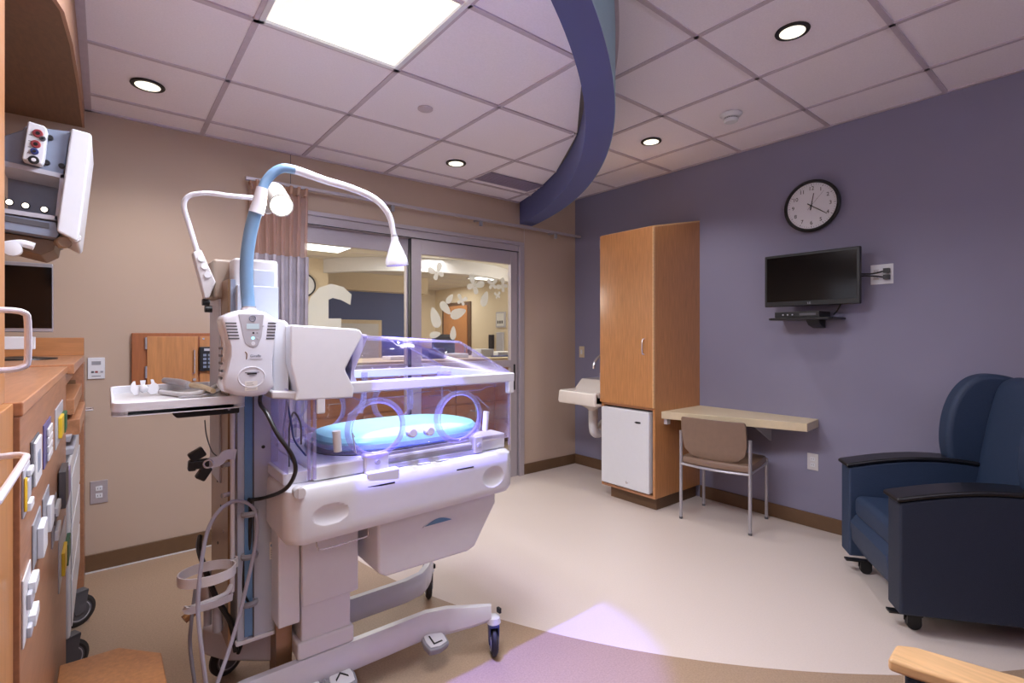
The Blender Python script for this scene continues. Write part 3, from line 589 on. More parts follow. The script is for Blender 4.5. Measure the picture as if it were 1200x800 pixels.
# ------------------------------------------------------------------ recliner in the right foreground
fa, fb = Vector((2.72, .66, 0)), Vector((3.34, 1.09, 0))          # outer front corners (near arm, far arm)
wv = (fb-fa); WID = wv.length; wv = wv/WID; bk = Vector((wv.y, -wv.x, 0))     # width axis, and axis to the back
t = thing('recliner', 'navy upholstered wing recliner on castors at the right', 'recliner', ((fa+fb)/2+bk*.4))
def RF(): return MB().frame(fa, bk, wv, (0, 0, 1))                 # x = depth, y = width, z = up
AW = .13
def smooth(P, it=3):
    for _ in range(it): P = [q for a, b in zip(P, P[1:]+P[:1]) for q in ((a[0]*.75+b[0]*.25, a[1]*.75+b[1]*.25), (a[0]*.25+b[0]*.75, a[1]*.25+b[1]*.75))]
    return P
def armz(x): return .60+.075*math.sin(PI*min(1, (x+.05)/.95))*(1 if x > 0 else 1)-.02
for y0, y1 in ((0, AW), (WID-AW, WID)):
    n_ = 14; xs = [.80*k/n_ for k in range(n_+1)]
    poly = [(0, .10)]+[(x, armz(x)) for x in xs]+[(.80, .12)]
    RF().prism(poly, 'y', y0, y1).build('arm_panel', 'navy2' if y0 == 0 else 'navy', t, .012)  # near arm gets a darker navy than the far arm
    pa = [(x-.015, armz(x)) for x in xs]; pb = [(x-.015, armz(x)+.022) for x in xs]
    RF().prism(pa+pb[::-1], 'y', y0-.008, y1+.012).build('arm_cap', 'armcap', t, .012, 3)
RF().box(.02, .70, AW+.005, WID-AW-.005, .33, .45).build('seat_cushion', 'navy', t, .035, 4)
fr = [(.03, .345), (.0, .30), (.01, .2), (.06, .12), (.16, .09), (.2, .345)]
RF().prism(fr, 'y', AW+.005, WID-AW-.005).build('footrest', 'navy', t, .012)
RF().box(.1, .75, AW, WID-AW, .12, .33).build('base_frame', 'navy2', t)
bp_ = [(.56, .40), (.60, .70), (.66, 1.02), (.70, 1.10), (.78, 1.12), (.84, 1.08), (.86, .6), (.82, .2), (.62, .3)]
RF().prism(smooth(bp_), 'y', AW-.03, WID-AW+.03).build('backrest', 'navy', t, .03, 4, 1.3)
for y0, y1 in ((.0, .11), (WID-.11, WID)):
    wp = [(.50, .60), (.46, .72), (.47, .9), (.52, 1.04), (.60, 1.12), (.70, 1.13), (.82, 1.09), (.86, .62), (.8, .5)]
    RF().prism(smooth(wp), 'y', y0, y1).build('wing', 'navy', t, .03, 4, .9)
def castor(parent, frame_fn, x, y, r=.035, drop=0):
    c = frame_fn().cyl((x-.0, y-.012, r), (x, y+.012, r), r, n=22).build('castor_wheel', 'rubber', parent, .003)
    frame_fn().box(x-.03, x+.025, y-.02, y-.013, r, r*2.3).box(x-.03, x+.025, y+.013, y+.02, r, r*2.3).box(x-.03, x+.03, y-.02, y+.02, r*2.15, r*2.5).build('fork', 'black', c)
for x in (.09, .7):
    for y in (.10, WID-.10): castor(t, RF, x, y, .030)
mb = RF().box(-.01, .07, WID-.12, WID-.08, .068, .076).box(-.01, .07, .08, .12, .068, .076); mb.build('brake_pedal', 'black', t)
# wooden armchair just entering at the bottom right
q0, q1 = atz(1040, 775, .62), atz(1160, 812, .62)
t = thing('armchair', 'navy armchair with pale maple arm cut off by the bottom edge', 'armchair', (1.5, .2, 0))
d_ = (q1-q0).normalized(); sd = Vector((-d_.y, d_.x, 0)); sd = sd if sd.y > 0 else -sd
def AF(): return MB().frame((q0.x, q0.y, 0), d_, sd, (0, 0, 1))
def arm_at(y):
    AF().prism([(0, y), (.015, y+.075), (.05, y+.09), (.55, y+.09), (.55, y), (.04, y-.005)], 'z', .60, .628).build('arm', 'woodedge', t, .008, 3)
    AF().box(.03, .07, y+.02, y+.07, 0, .60).box(.48, .52, y+.02, y+.07, 0, .60).build('leg', 'woodedge', t, .004)
    AF().box(.03, .53, y+.005, y+.02, .25, .60).build('side_panel', 'navy', t, .006)
arm_at(0); arm_at(-.62)
AF().box(.0, .5, -.52, 0, .34, .46).build('seat_cushion', 'navy', t, .03, 3); AF().box(.45, .55, -.53, 0, .4, .95).build('backrest', 'navy', t, .03, 3)

# ------------------------------------------------------------------ left side casework
CX = -.114
t = thing('tall_cabinet', 'tall maple cabinet with steel pulls at the left edge', 'cabinet', (-.4, .4, 0))
B(-.72, -.145, -.6, 1.13, .06, 2.6).build('body', 'wood', t)
du = B(-.145, -.125, .2, 1.135, 1.222, 2.55).build('upper_door', 'wood', t, .002); dl_ = B(-.145, -.122, .2, 1.20, .06, 1.214).build('lower_door', 'wood', t, .002)
B(-.72, -.145, 1.13, 1.20, .06, 1.214).build('lower_body', 'wood', t)
MB().tube([(-.125, .972, 1.364), (-.102, .975, 1.364), (-.089, .978, 1.361), (-.085, .98, 1.350), (-.085, .98, 1.296), (-.089, .978, 1.286), (-.102, .975, 1.282), (-.125, .972, 1.282)], .0042, 10, 3).build('door_pull', 'pull', du)
MB().tube([(-.122, .70, 1.162), (-.098, .70, 1.162), (-.087, .715, 1.162), (-.085, .74, 1.162), (-.085, .94, 1.162), (-.087, .97, 1.162), (-.098, .985, 1.162), (-.122, .985, 1.162)], .0045, 10, 3).build('door_pull', 'pull', dl_)
B(-.72, -.13, -.6, 1.19, 0, .06).build('plinth', 'base', t)
t = thing('headwall_console', 'maple medical console carrying outlet plates beside the tall cabinet', 'console', (-.4, 1.85, 0))
B(-.70, CX, 1.205, 2.50, 0, 1.19).build('body', 'console', t, .002); B(-.70, CX+.004, 1.205, 2.51, 1.19, 1.215).build('worktop', 'woody', t, .003)
def bypx(u, v, x): return atx(u, v, x)
def plate_box(u0, u1, v0, v1, d0, d1, m_, name, parent, bev=.002):
    p = bypx(u0, (v0+v1)/2, CX); q = bypx(u1, (v0+v1)/2, CX); um = (u0+u1)/2; za = bypx(um, v0, CX).z; zb = bypx(um, v1, CX).z
    return B(CX+d0, CX+d1, min(p.y, q.y), max(p.y, q.y), zb, za).build(name, m_, parent, bev)
def wplate(name, label, cat, u0, u1, v0, v1, m_, bits):
    c = bypx((u0+u1)/2, (v0+v1)/2, CX); t = thing(name, label, cat, c, group='plates and outlets on the medical console')
    plate_box(u0, u1, v0, v1, 0, .003, m_, 'plate', t)
    for b in bits: plate_box(b[0], b[1], b[2], b[3], .003, b[4], b[5], b[6], t, .002)
wplate('gas_outlet_plate', 'grey gas outlet plate on the console nearest the lower door pull', 'gas outlet', 25, 33, 545, 600, 'lgrey', [(28, 32, 548, 556, .010, 'white', 'clip'), (26, 30, 560, 585, .008, 'lgrey', 'socket'), (28, 32, 586, 596, .010, 'white', 'clip'), (25, 26, 560, 600, .007, 'yellow', 'yellow_strip')])
wplate('call_unit', 'slim white upright call unit with button row on the console', 'control panel', 35, 44, 512, 566, 'dgrey', [(36, 43.5, 514, 564, .008, 'white', 'cover'), (38, 41, 528, 552, .009, 'bgrey', 'button_row')])
wplate('socket_plate', 'purple socket plate with four white sockets on the console', 'outlet', 50, 58, 493, 542, 'purple', [(52.5, 57.5, 499, 508, .008, 'offw', 'socket'), (52.5, 57.5, 509, 518, .008, 'offw', 'socket'), (52.5, 57.5, 519, 527, .008, 'offw', 'socket'), (52.5, 57.5, 528, 536, .008, 'offw', 'socket')])
wplate('gas_outlet_plate', 'upper plate with yellow and green gas outlets on the console', 'gas outlet', 64, 72.5, 474, 518, 'lgrey', [(66.5, 69.5, 487, 511, .012, 'yellow', 'yellow_outlet'), (70, 72.5, 483, 505, .014, 'green', 'green_outlet')])
wplate('suction_plate', 'grey plate with large white rounded box midway down the console', 'wall plate', 37, 46, 604, 655, 'grey', [(41, 46, 613, 648, .014, 'white', 'regulator')])
wplate('suction_plate', 'grey plate with white box just above the larger white box plate', 'wall plate', 49, 56, 576, 624, 'grey', [(52.5, 56.5, 586, 618, .012, 'white', 'regulator')])
wplate('gas_outlet_plate', 'grey plate with two small white clips beside the white boxes', 'gas outlet', 60, 65, 584, 634, 'grey', [(62, 65.5, 590, 600, .012, 'white', 'clip'), (62, 65.5, 616, 628, .012, 'white', 'clip'), (61.5, 64, 600, 612, .006, 'dgrey', 'socket')])
wplate('gas_outlet_plate', 'lower plate with yellow and green gas outlets on the console', 'gas outlet', 68, 75.5, 620, 676, 'lgrey', [(70.5, 73.5, 642, 668, .012, 'yellow', 'yellow_outlet'), (74, 77, 632, 656, .014, 'green', 'green_outlet')])
wplate('gas_outlet_plate', 'lowest grey plate with two white clips near the console foot', 'gas outlet', 25, 34, 668, 745, 'offw', [(30, 35, 676, 690, .014, 'white', 'clip'), (28, 33, 690, 708, .010, 'lgrey', 'socket'), (30, 35, 714, 728, .014, 'white', 'clip'), (28, 33, 728, 740, .010, 'lgrey', 'socket')])
t = thing('chart_holder', 'dark holder with lilac papers at the far end of the console', 'file holder', (CX, 2.35, .9))
plate_box(67, 71, 548, 590, .003, .02, 'dgrey', 'pocket', t); plate_box(71.5, 76, 553, 584, .003, .016, mat('lilac_paper', (170, 160, 200), .6), 'papers', t)
# far counter unit against the back wall
t = thing('corner_counter', 'maple corner counter with backsplash under the monitor', 'counter', (-.4, 3.1, 0))
B(-.72, -.092, 2.515, 3.69, 1.185, 1.222).build('worktop', 'woody', t, .003); B(-.72, -.092, 3.665, 3.69, 1.222, 1.318).build('backsplash', 'woodx', t, .002)
B(-.70, -.13, 2.52, 3.68, 1.12, 1.185).build('apron', 'woody', t)
B(-.70, -.088, 3.46, 3.685, .0, 1.185).build('end_panel', 'console', t, .002)
B(-.70, -.12, 3.455, 3.46, .05, 1.1).build('gap_shadow_board', 'darkwood', t)
for i, (z, y0, y1, x1) in enumerate([(1.08, 2.62, 3.5, -.095), (1.0, 2.62, 3.3, -.078)]):
    dr = B(-.6, x1, y0, y1, z-.06, z).build('pullout_shelf', 'woody', t, .003)
MB().tube([(-.088, 3.52, .93), (-.055, 3.53, .93), (-.055, 3.62, .93), (-.088, 3.63, .93)], .005, 8, 1).build('handle', 'chrome', t)
t = thing('monitor', 'black computer monitor on the corner counter', 'monitor', (-.27, 3.14, 1.222))
p0, p1 = aty(5, 306, 3.1), aty(62, 316, 3.1)
B(-.62, p1.x, 3.1, 3.14, 1.345, 1.655).build('bezel', 'silver', t, .004); B(-.605, p1.x-.003, 3.098, 3.10, 1.362, 1.638).build('screen', 'screen', t)
B(-.42, -.36, 3.14, 3.17, 1.23, 1.5).build('stand', 'black', t); MB().rev((-.29, 3.14, 1.222), (0, 0, 1), [(0, .12), (.006, .118), (.014, .03)]).build('foot', 'black', t)
tag(B(-.36, -.236, 3.0, 3.012, 1.27, 1.325).build('printed_card', 'white', None, .004), 'small white printed card box below the monitor screen', 'card')
# cart with castors parked between console and end panel
t = thing('supply_cart', 'white supply cart on black castors tucked behind the console end', 'cart', (-.3, 2.9, 0))
B(-.6, -.105, 2.56, 3.40, .17, .84).build('body', 'white', t, .01)
for k in range(3): B(-.104, -.1, 2.60, 3.36, .2+.2*k, .38+.2*k).build('drawer', 'white', t, .003)
for k in range(2): MB().prism([(-.6, .87+.05*k), (-.098-.008*k, .87+.05*k), (-.092-.008*k, .895+.05*k), (-.6, .895+.05*k)], 'y', 2.58, 3.38).build('tray', 'lgrey', t, .004)
def big_castor(parent, cx, cy, r, yaw, wd=.03, name='castor', pedal=True, m='dgrey'):
    ax = Vector((math.cos(yaw), math.sin(yaw), 0)); fw = Vector((-ax.y, ax.x, 0)); c = Vector((cx, cy, r))
    w_ = MB().rev(c-ax*wd/2, ax, [(0, r*.5), (0, r*.82), (.004, r*.9), (.008, r), (wd-.008, r), (wd-.004, r*.9), (wd, r*.82), (wd, r*.5)], 32).build('castor_wheel', 'rubber', parent)
    MB().rev(c-ax*(wd/2+.001), ax, [(0, .001), (0, r*.70), (wd+.002, r*.70), (wd+.002, .001)], 28).build('hub_cap', m, w_)
    MB().torus(c+ax*(wd/2+.001), fw, Vector((0, 0, 1)), r*.6, .002, n=24, m=6).torus(c-ax*(wd/2+.001), fw, Vector((0, 0, 1)), r*.6, .002, n=24, m=6).build('hub_ring', 'lgrey', w_)
    mb = MB().frame(c, fw, ax, (0, 0, 1))
    for s_ in (-1, 1): mb.prism([(-r*.3, -r*.15), (r*.25, -r*.2), (r*.55, r*.8), (r*.6, r*1.25), (-r*.5, r*1.25)], 'y', s_*(wd/2+.004)-.003, s_*(wd/2+.004)+.003)
    mb.box(-r*.5, r*.65, -wd/2-.007, wd/2+.007, r*1.12, r*1.3)
    if pedal: mb.box(r*.5, r*1.3, -wd/2, wd/2, r*1.02, r*1.16)
    mb.build('fork', m if m != 'silver' else 'dgrey', w_, .002); return w_
for x, y in ((-.10, 3.05), (-.115, 2.62), (-.55, 3.05), (-.55, 2.62)): big_castor(t, x, y, .07, PI/2+.5 if x > -.2 else 0, pedal=True, m='dgrey')
B(-.58, -.12, 2.58, 3.38, .155, .17).build('chassis', 'dgrey', t)
# low wooden step in front of the console
q = [atz(u, v, .34) for u, v in [(80, 776), (140, 758), (189, 764), (196, 800), (196, 860)]]; q += [Vector((-.108, q[-1].y, .34)), Vector((-.108, q[0].y, .34))]; q = [Vector((max(p.x, -.108), p.y, .34)) for p in q]
t = thing('step_stool', 'low maple stool with clipped corners at the bottom left', 'stool', (.05, 1.3, 0))
MB().prism([(p.x, p.y) for p in q], 'z', .315, .34).build('top', 'wood', t, .004)
qc = sum(q, Vector())/len(q)
MB().prism([(qc.x+(p.x-qc.x)*.9, qc.y+(p.y-qc.y)*.9) for p in q], 'z', 0, .315).build('box_base', 'console', t)

# wall-arm medical device at the upper left (front plane y = 2.2, rolled about eight degrees)
t = thing('ventilator_unit', 'grey and white medical unit hanging at the upper left', 'medical device', (-.2, 2.3, 1.8))
DY = 2.2
def dpoly(pts, y0, y1, m_, name, parent, bev=0, depth_ref=DY): P = [aty(u, v, depth_ref) for u, v in pts]; return MB().prism([(p.x, p.z) for p in P], 'y', y0, y1).build(name, m_, parent, bev)
dpoly([(84, 153), (105, 159), (108, 161), (93, 280), (90, 284), (69, 273), (67, 271)], DY-.03, DY+.32, 'white', 'side_cover', t, .006)
dpoly([(30, 147), (83, 154), (74, 206), (0, 188), (0, 160), (26, 152)], DY, DY+.3, 'bgrey', 'upper_housing', t, .004)
sh_ = dpoly([(0, 188), (76, 205), (69, 259), (0, 246)], DY+.16, DY+.17, 'bgrey', 'recess_back', t)
for pts, nm in (([(0, 188), (76, 205), (75.5, 210), (0, 194)], 'recess_top'), ([(71, 205), (76, 205), (69, 259), (64.5, 258)], 'recess_side'), ([(0, 244), (68, 254), (67.5, 259), (0, 249)], 'recess_floor')): dpoly(pts, DY-.01, DY+.16, 'lgrey', nm, t)
for u, v in ((30, 241), (52, 245.5), (11, 237)):
    p = aty(u, v, DY+.158); sp = MB().rev(p, (0, -1, 0), [(0, .012), (.004, .010)]).build('glint_ring', 'dgrey', t)  # glowing discs put in for lamp reflections on the recess back
    MB().rev(p+Vector((0, -.004, 0)), (0, -1, 0), [(0, .0085), (.002, .008)]).build('glowing_face', glow('lamp_glint', (255, 240, 220), 4), sp)
dpoly([(0, 250), (66, 261), (69, 275), (66, 279), (0, 268)], DY-.005, DY+.3, 'bgrey', 'lower_housing', t, .003)
dpoly([(0, 252), (58, 262), (58, 268), (0, 258)], DY-.008, DY-.004, 'dgrey', 'slot', t)
dpoly([(0, 269), (64, 279), (62, 290), (46, 297), (0, 285)], DY+.05, DY+.28, mat('bronze', (120, 98, 78), .45), 'underside', t, .004)
pnl = dpoly([(35, 147.5), (53, 153), (57, 157), (53, 192), (50, 197), (28, 191)], DY-.05, DY, 'white', 'connector_panel', t, .004)
for (u, v, r_, m_) in ((44.5, 156.5, .0125, 'red'), (50, 162.5, .008, 'dgrey'), (42, 169, .012, 'red'), (40.5, 177.5, .010, 'bluep'), (39.5, 187.5, .013, 'black')):
    p = aty(u, v, DY-.05); k_ = MB().rev(p, (0, -1, 0), [(0, r_), (.003, r_), (.005, r_*.85)]).build('connector', m_, pnl)
    MB().rev(p+Vector((0, -.005, 0)), (0, -1, 0), [(0, r_*.45), (.002, r_*.4)]).build('connector_core', 'black' if m_ != 'black' else 'white', k_)
for k in range(5):
    p = aty(35.5-k*.6, 158+k*7, DY-.0505); B(p.x-.003, p.x+.004, p.y-.0005, p.y, p.z-.0008, p.z+.0008).build('print', 'black', pnl)
for u, v in ((59, 162), (55, 191), (72.5, 195)):
    p = aty(u, v, DY); MB().rev(p, (0, -1, 0), [(0, .008), (.01, .008), (.012, .006)]).build('knob', 'black', t)
MB().tube([aty(6, 287, DY-.02), aty(25, 285, DY-.02), aty(40, 289, DY-.02)], .012, 10).build('grab_arm', 'white', t)
MB().rev(aty(14, 291, DY-.04), (0, 1, 0), [(0, .012), (.002, .022), (.03, .022)]).build('grab_pivot', 'white', t)
MB().rev(aty(84, 279, DY+.05), (.2, -1, -.1), [(0, .016), (.06, .016), (.07, .012)], 14).build('hose_port', 'offw', t)
MB().rev(aty(72, 284, DY+.05), (.2, -1, -.1), [(0, .02), (.05, .02), (.055, .016)], 14).build('hose_port', mat('amber_port', (150, 125, 100), .3), t)
B(-.70, -.26, DY+.12, DY+.2, 1.74, 1.80).build('wall_arm', 'bgrey', t, .006); B(X0, X0+.06, DY+.05, DY+.27, 1.6, 1.95).build('mount_plate', 'bgrey', t, .004)

# ------------------------------------------------------------------ incubator
t = inc = thing('incubator', 'white infant incubator with clear hood and round portholes on a wheeled base', 'incubator', (.85, 1.97, 0))
# base rails
FR = [(.10, 1.72), (.22, 1.80), (.35, 1.825), (.7, 1.825), (1.02, 1.825), (1.10, 1.80), (1.18, 1.745), (1.255, 1.70)]
RR = [(.37, 2.22), (.5, 2.17), (.75, 2.13), (1.08, 2.13), (1.17, 2.15), (1.23, 2.2), (1.27, 2.25)]
def rail(P, zf, wd=.05):
    q = []
    for i in range(len(P)-1):
        for k in range(4): s_ = k/4; q.append((P[i][0]*(1-s_)+P[i+1][0]*s_, P[i][1]*(1-s_)+P[i+1][1]*s_))
    q.append(P[-1]); rings = []
    for i, p in enumerate(q):
        a = q[max(0, i-2)]; b = q[min(len(q)-1, i+2)]; d = Vector((b[0]-a[0], b[1]-a[1], 0)).normalized(); n_ = Vector((-d.y, d.x, 0)); z0, z1 = zf(i/(len(q)-1)); w_ = wd/2
        pr = [(-w_, z0+.015), (-w_+.01, z0), (w_-.01, z0), (w_, z0+.015), (w_, z1-.02), (w_*.5, z1), (-w_*.5, z1), (-w_, z1-.02)]
        rings.append([(p[0]+n_.x*a_, p[1]+n_.y*a_, z) for a_, z in pr])
    return MB().loft(rings)
rail(FR, lambda s_: (.10+.045*max(0, (s_-.72)/.28), .205)).build('base_rail', 'wht2', inc)
rail(RR, lambda s_: (.10+.04*max(0, (s_-.75)/.25), .20)).build('base_rail', 'wht2', inc)
cm = [(.30, 1.80, .25), (.33, 2.0, .24), (.36, 2.2, .2), (.38, 2.3, .16)]
MB().prism([(.275, 2.15), (.30, 2.25), (.38, 2.31), (.50, 2.29), (.62, 2.15), (.62, 1.98), (.46, 1.95), (.33, 2.06)], 'z', .155, .27).build('rear_base_cover', 'wht2', inc, .02, 3)
for (x, y), yw, m_ in (((1.262, 1.69), -.5, 'bluep'), ((1.277, 2.263), -.42, 'dgrey'), ((.372, 2.25), PI/2+.35, 'dgrey'), ((.16, 1.73), .3, 'dgrey')):
    r = .058 if x > 1 else .066
    big_castor(inc, x, y, r, yw, .028, pedal=False, m=m_)
    MB().rev((x, y, r*2.2), (0, 0, 1), [(0, .022), (.008, .03), (.03, .026), (.035, .012)]).build('castor_cap', 'wht2', inc)
MB().box(1.285, 1.295, 1.68, 1.70, .165, .185).box(1.295, 1.305, 2.24, 2.26, .15, .17).build('brake_button', 'black', inc)
def pedal(cx, cy, rot, mark):
    fr_ = lambda: MB().frame((cx, cy, .10), (math.cos(rot), math.sin(rot), 0), (-math.sin(rot), math.cos(rot), .25))
    rr = []
    for z, k in ((-.02, .9), (0, 1), (.012, 1)):
        rr.append([(k*x, k*y, z) for x, y in [(-.045, -.04), (.0, -.05), (.045, -.04), (.05, 0), (.04, .05), (-.04, .05), (-.05, 0)]])
    pd = fr_().loft(rr).build('foot_pedal', 'grey', inc, .006, 3); fr_().loft([[(x*.82, y*.82, z) for x, y in [(-.045, -.04), (.0, -.05), (.045, -.04), (.05, 0), (.04, .05), (-.04, .05), (-.05, 0)]] for z in (.012, .017)]).build('pedal_pad', 'white', pd, .003)
    if mark == 'v': fr_().prism([(-.022, -.012), (0, .012), (.022, -.012), (.022, -.004), (0, .02), (-.022, -.004)], 'z', .017, .0185).build('chevron', 'black', pd)
    else: fr_().box(-.02, -.014, -.02, .02, .017, .0185).box(-.02, .02, -.026, -.02, .017, .0185).build('mark', 'black', pd)
    return pd
pedal(1.03, 1.775, .0, 'l'); pedal(.655, 1.785, 0, 'v'); pedal(.545, 1.775, 0, 'v')
MB().tube([(.60, 1.83, .12), (.60, 1.77, .10)], .012, 8, 1).tube([(1.03, 1.83, .12), (1.03, 1.79, .10)], .012, 8, 1).build('pedal_arm', 'grey', inc)
# lift column
B(.53, .705, 1.825, 2.12, .26, .45).build('lower_column', 'white', inc, .006); B(.515, .715, 1.815, 2.13, .205, .265).build('column_skirt', 'white', inc, .008)
B(.525, .725, 1.80, 2.13, .395, .72).build('upper_column', 'white', inc, .006); B(.452, .524, 1.815, 2.12, .34, .72).build('side_cover', 'white', inc, .006)
B(.462, .514, 1.88, 1.97, .12, .36).build('shaded_column_side', 'inner', inc)  # brown box standing in for the column's side in shade
# body tray
body = []
Y0b, Y1b = 1.66, 2.30; XL, XRr = .435, 1.355
def rrect(x0, x1, y0, y1, r, n=6):
    P = []
    for cx, cy, a0 in ((x1-r, y0+r, -PI/2), (x1-r, y1-r, 0), (x0+r, y1-r, PI/2), (x0+r, y0+r, PI)):
        for k in range(n+1): a = a0+PI/2*k/n; P.append((cx+r*math.cos(a), cy+r*math.sin(a)))
    return P
for z, i_ in ((.672, .03), (.676, .012), (.70, .0), (.80, .0), (.835, .004), (.848, .016), (.85, .03)):
    P = rrect(XL+i_, XRr-i_, Y0b+i_, Y1b-i_, .05)
    body.append([(x, y-.018*max(0, 1-abs(x-.56)/.14)*(1 if y < 1.8 else 0), z-(.012*max(0, min(1, (.78-x)/.1)) if z < .705 else 0)) for x, y in P])
tb = MB().loft(body).build('body_tray', 'white', inc, sharp=.9)
cut = MB().ball((.575, Y0b-.040, .748), .095, .044, .055, 40, 20).ball((1.24, Y0b-.010, .752), .062, .022, .048, 40, 20).build('cut', 'white', None)
bo = tb.modifiers.new('b', 'BOOLEAN'); bo.operation = 'DIFFERENCE'; bo.object = cut; bo.solver = 'EXACT'; bpy.context.view_layer.update()
me_ = bpy.data.meshes.new_from_object(tb.evaluated_get(bpy.context.evaluated_depsgraph_get())); tb.modifiers.clear(); tb.data = me_; bpy.data.objects.remove(cut)
tb.data.polygons.foreach_set('use_smooth', [True]*len(tb.data.polygons)); tb.data.set_sharp_from_angle(angle=.7); tb.modifiers.new('w', 'WEIGHTED_NORMAL').keep_sharp = True
B(.70, .82, Y0b-.003, 1.72, .815, .858).build('hinge_cover', 'white', tb, .006, 3); B(.70, .80, Y0b-.005, Y0b-.002, .806, .812).build('latch_slot', 'black', tb); B(1.06, 1.14, Y0b-.002, Y0b+.002, .806, .811).build('latch_slot', 'black', tb)
MB().cyl((.475, Y0b-.012, .835), (.475, Y0b+.02, .835), .018).box(.468, .482, Y0b-.016, Y0b-.012, .82, .85).build('latch_knob', 'offw', tb)
for x in (.90, .98): B(x, x+.055, 1.672, 1.692, .85, .852).build('touch_pad', 'lgrey', tb)
# drawer under the tray
dp = [aty(u, v, 1.70) for u, v in [(443, 600), (581, 575), (581, 589), (557, 640), (549, 646), (453, 676), (443, 672)]]
dw = MB().prism([(p.x, p.z) for p in dp], 'y', 1.70, 2.20).build('drawer', 'white', inc, .012, 3)
lens = []
for k in range(17): s_ = k/16; lens.append((.0+s_*.125, .019*math.sin(PI*s_)))
q = aty(497, 616.5, 1.70); q2 = aty(537, 605.5, 1.70)
def eye(sc_, dy, m_, nm, par):
    P = [(q.x-.002+(x-.0625)*sc_+.0625, q.z+(q2.z-q.z)*x/.125+z*sc_+(.0 if sc_ < 1.05 else -.003)) for x, z in lens]; return MB().prism(P, 'y', 1.70-dy, 1.70).build(nm, m_, par)
h1 = eye(1.12, .004, 'white', 'handle_frame', dw); eye(.95, .006, 'strip', 'handle_inlay', h1)
MB().prism([(dp[0].x, dp[0].z+.0), (dp[1].x, dp[1].z), (dp[1].x, dp[1].z+.012), (dp[0].x, dp[0].z+.012)], 'y', 1.725, 2.2).build('drawer_gap', 'dgrey', inc)
MB().tube([aty(371, 632, 1.74), aty(373, 643, 1.74), aty(381, 643, 1.74), aty(425, 630, 1.74), aty(431, 626, 1.74), aty(431, 616, 1.74)], .0025, 8, 3).build('wire_handle', 'chrome', inc)
# deck under the hood
dk = B(.52, 1.325, 1.705, 2.27, .85, .895).build('deck', 'wht2', inc, .008)
B(.53, .70, 1.69, 1.72, .852, .90).build('deck_block', 'white', dk, .005); B(.70, .79, 1.68, 1.72, .852, .915).build('deck_block', 'white', dk, .006)
B(1.16, 1.20, 1.68, 1.72, .852, .92).build('deck_block', 'white', dk, .005); B(1.20, 1.33, 1.70, 1.80, .852, .915).build('deck_block', 'white', dk, .006)
[MB().cyl((x, 1.682, .885), (x, 1.674, .885), .009).build('rivet', 'lgrey', dk) for x in (.745, 1.18)]
for k in range(3): B(.79, 1.16, 1.688+.012*k, 1.693+.012*k, .852+.02*k, .866+.02*k).build('channel_rib', 'lgrey', dk)
B(.79, 1.16, 1.725, 1.73, .85, .91).build('channel_back', 'dgrey', dk)
B(.44, .52, 1.71, 2.27, .85, .888).build('deck_shelf', 'wht2', inc, .004)
def sup(a, b_, n_=48, e=2.6): return [(a*abs(math.cos(2*PI*k/n_))**(2/e)*(1 if math.cos(2*PI*k/n_) >= 0 else -1), b_*abs(math.sin(2*PI*k/n_))**(2/e)*(1 if math.sin(2*PI*k/n_) >= 0 else -1)) for k in range(n_)]
MC = (.97, 1.975)
MB().loft([[(MC[0]+x*k, MC[1]+y*k, z) for x, y in sup(.37, .245)] for z, k in ((.895, .90), (.90, .98), (.915, 1), (.93, 1), (.93, .97), (.915, .96))]).build('mattress_tray', 'acre', inc)
MB().loft([[(MC[0]+x*k, MC[1]+y*k, z) for x, y in sup(.372, .247)] for z, k in ((.893, .98), (.899, 1), (.9, .98))]).build('tray_seal', 'dgrey', inc)
m_ = MB().loft([[(MC[0]+x*k, MC[1]+y*k, z-.012*(1-k)*0) for x, y in sup(.345, .225)] for z, k in ((.902, .95), (.91, 1), (.935, 1.0), (.95, .96), (.957, .86), (.955, .5), (.953, .1))]).build('mattress', 'matt')
tag(m_, 'pale blue oval mattress inside the incubator hood', 'mattress')
# hood
HX0, HX1, HY0, HY1 = .525, 1.345, 1.692, 2.26
def panel(nm, x0, x1, y, z0, z1, holes):
    """flat wall in an XZ plane with round holes cut out"""
    bm = bmesh.new(); ring = [bm.verts.new((x, 0, z)) for x, z in ((x0, z0), (x1, z0), (x1, z1), (x0, z1))]
    ed = [bm.edges.new((ring[i], ring[(i+1) % 4])) for i in range(4)]
    for cx, cz, r in holes:
        h_ = [bm.verts.new((cx+r*math.cos(2*PI*k/36), 0, cz+r*math.sin(2*PI*k/36))) for k in range(36)]; ed += [bm.edges.new((h_[i], h_[(i+1) % 36])) for i in range(36)]
    bmesh.ops.triangle_fill(bm, use_beauty=True, use_dissolve=False, edges=ed, normal=(0, -1, 0))
    bm.verts.index_update(); mb = MB(); mb.add([(v.co.x, y, v.co.z) for v in bm.verts], [[v.index for v in f.verts] for f in bm.faces]); bm.free()
    o = mb.build(nm, 'acr', inc); sd_ = o.modifiers.new('s', 'SOLIDIFY'); sd_.thickness = .005; return o
holes = [(.742, 1.006, .095), (1.085, 1.010, .093)]
fp = panel('front_hood_wall', HX0, HX1, HY0, .895, 1.135, holes)
bpn = panel('rear_hood_wall', HX0, HX1, HY1, .895, 1.135, holes)
B(HX1, HX1+.005, HY0, HY1, .895, 1.135).build('end_hood_wall', 'acr', inc); B(HX0-.005, HX0, HY0, HY1, .895, 1.135).build('end_hood_wall', 'acr', inc)
B(.448, .452, HY0, HY1, .89, 1.16).build('service_wall', 'acre', inc); B(.448, HX0-.01, HY1-.004, HY1, .89, 1.16).build('service_wall', 'acre', inc)
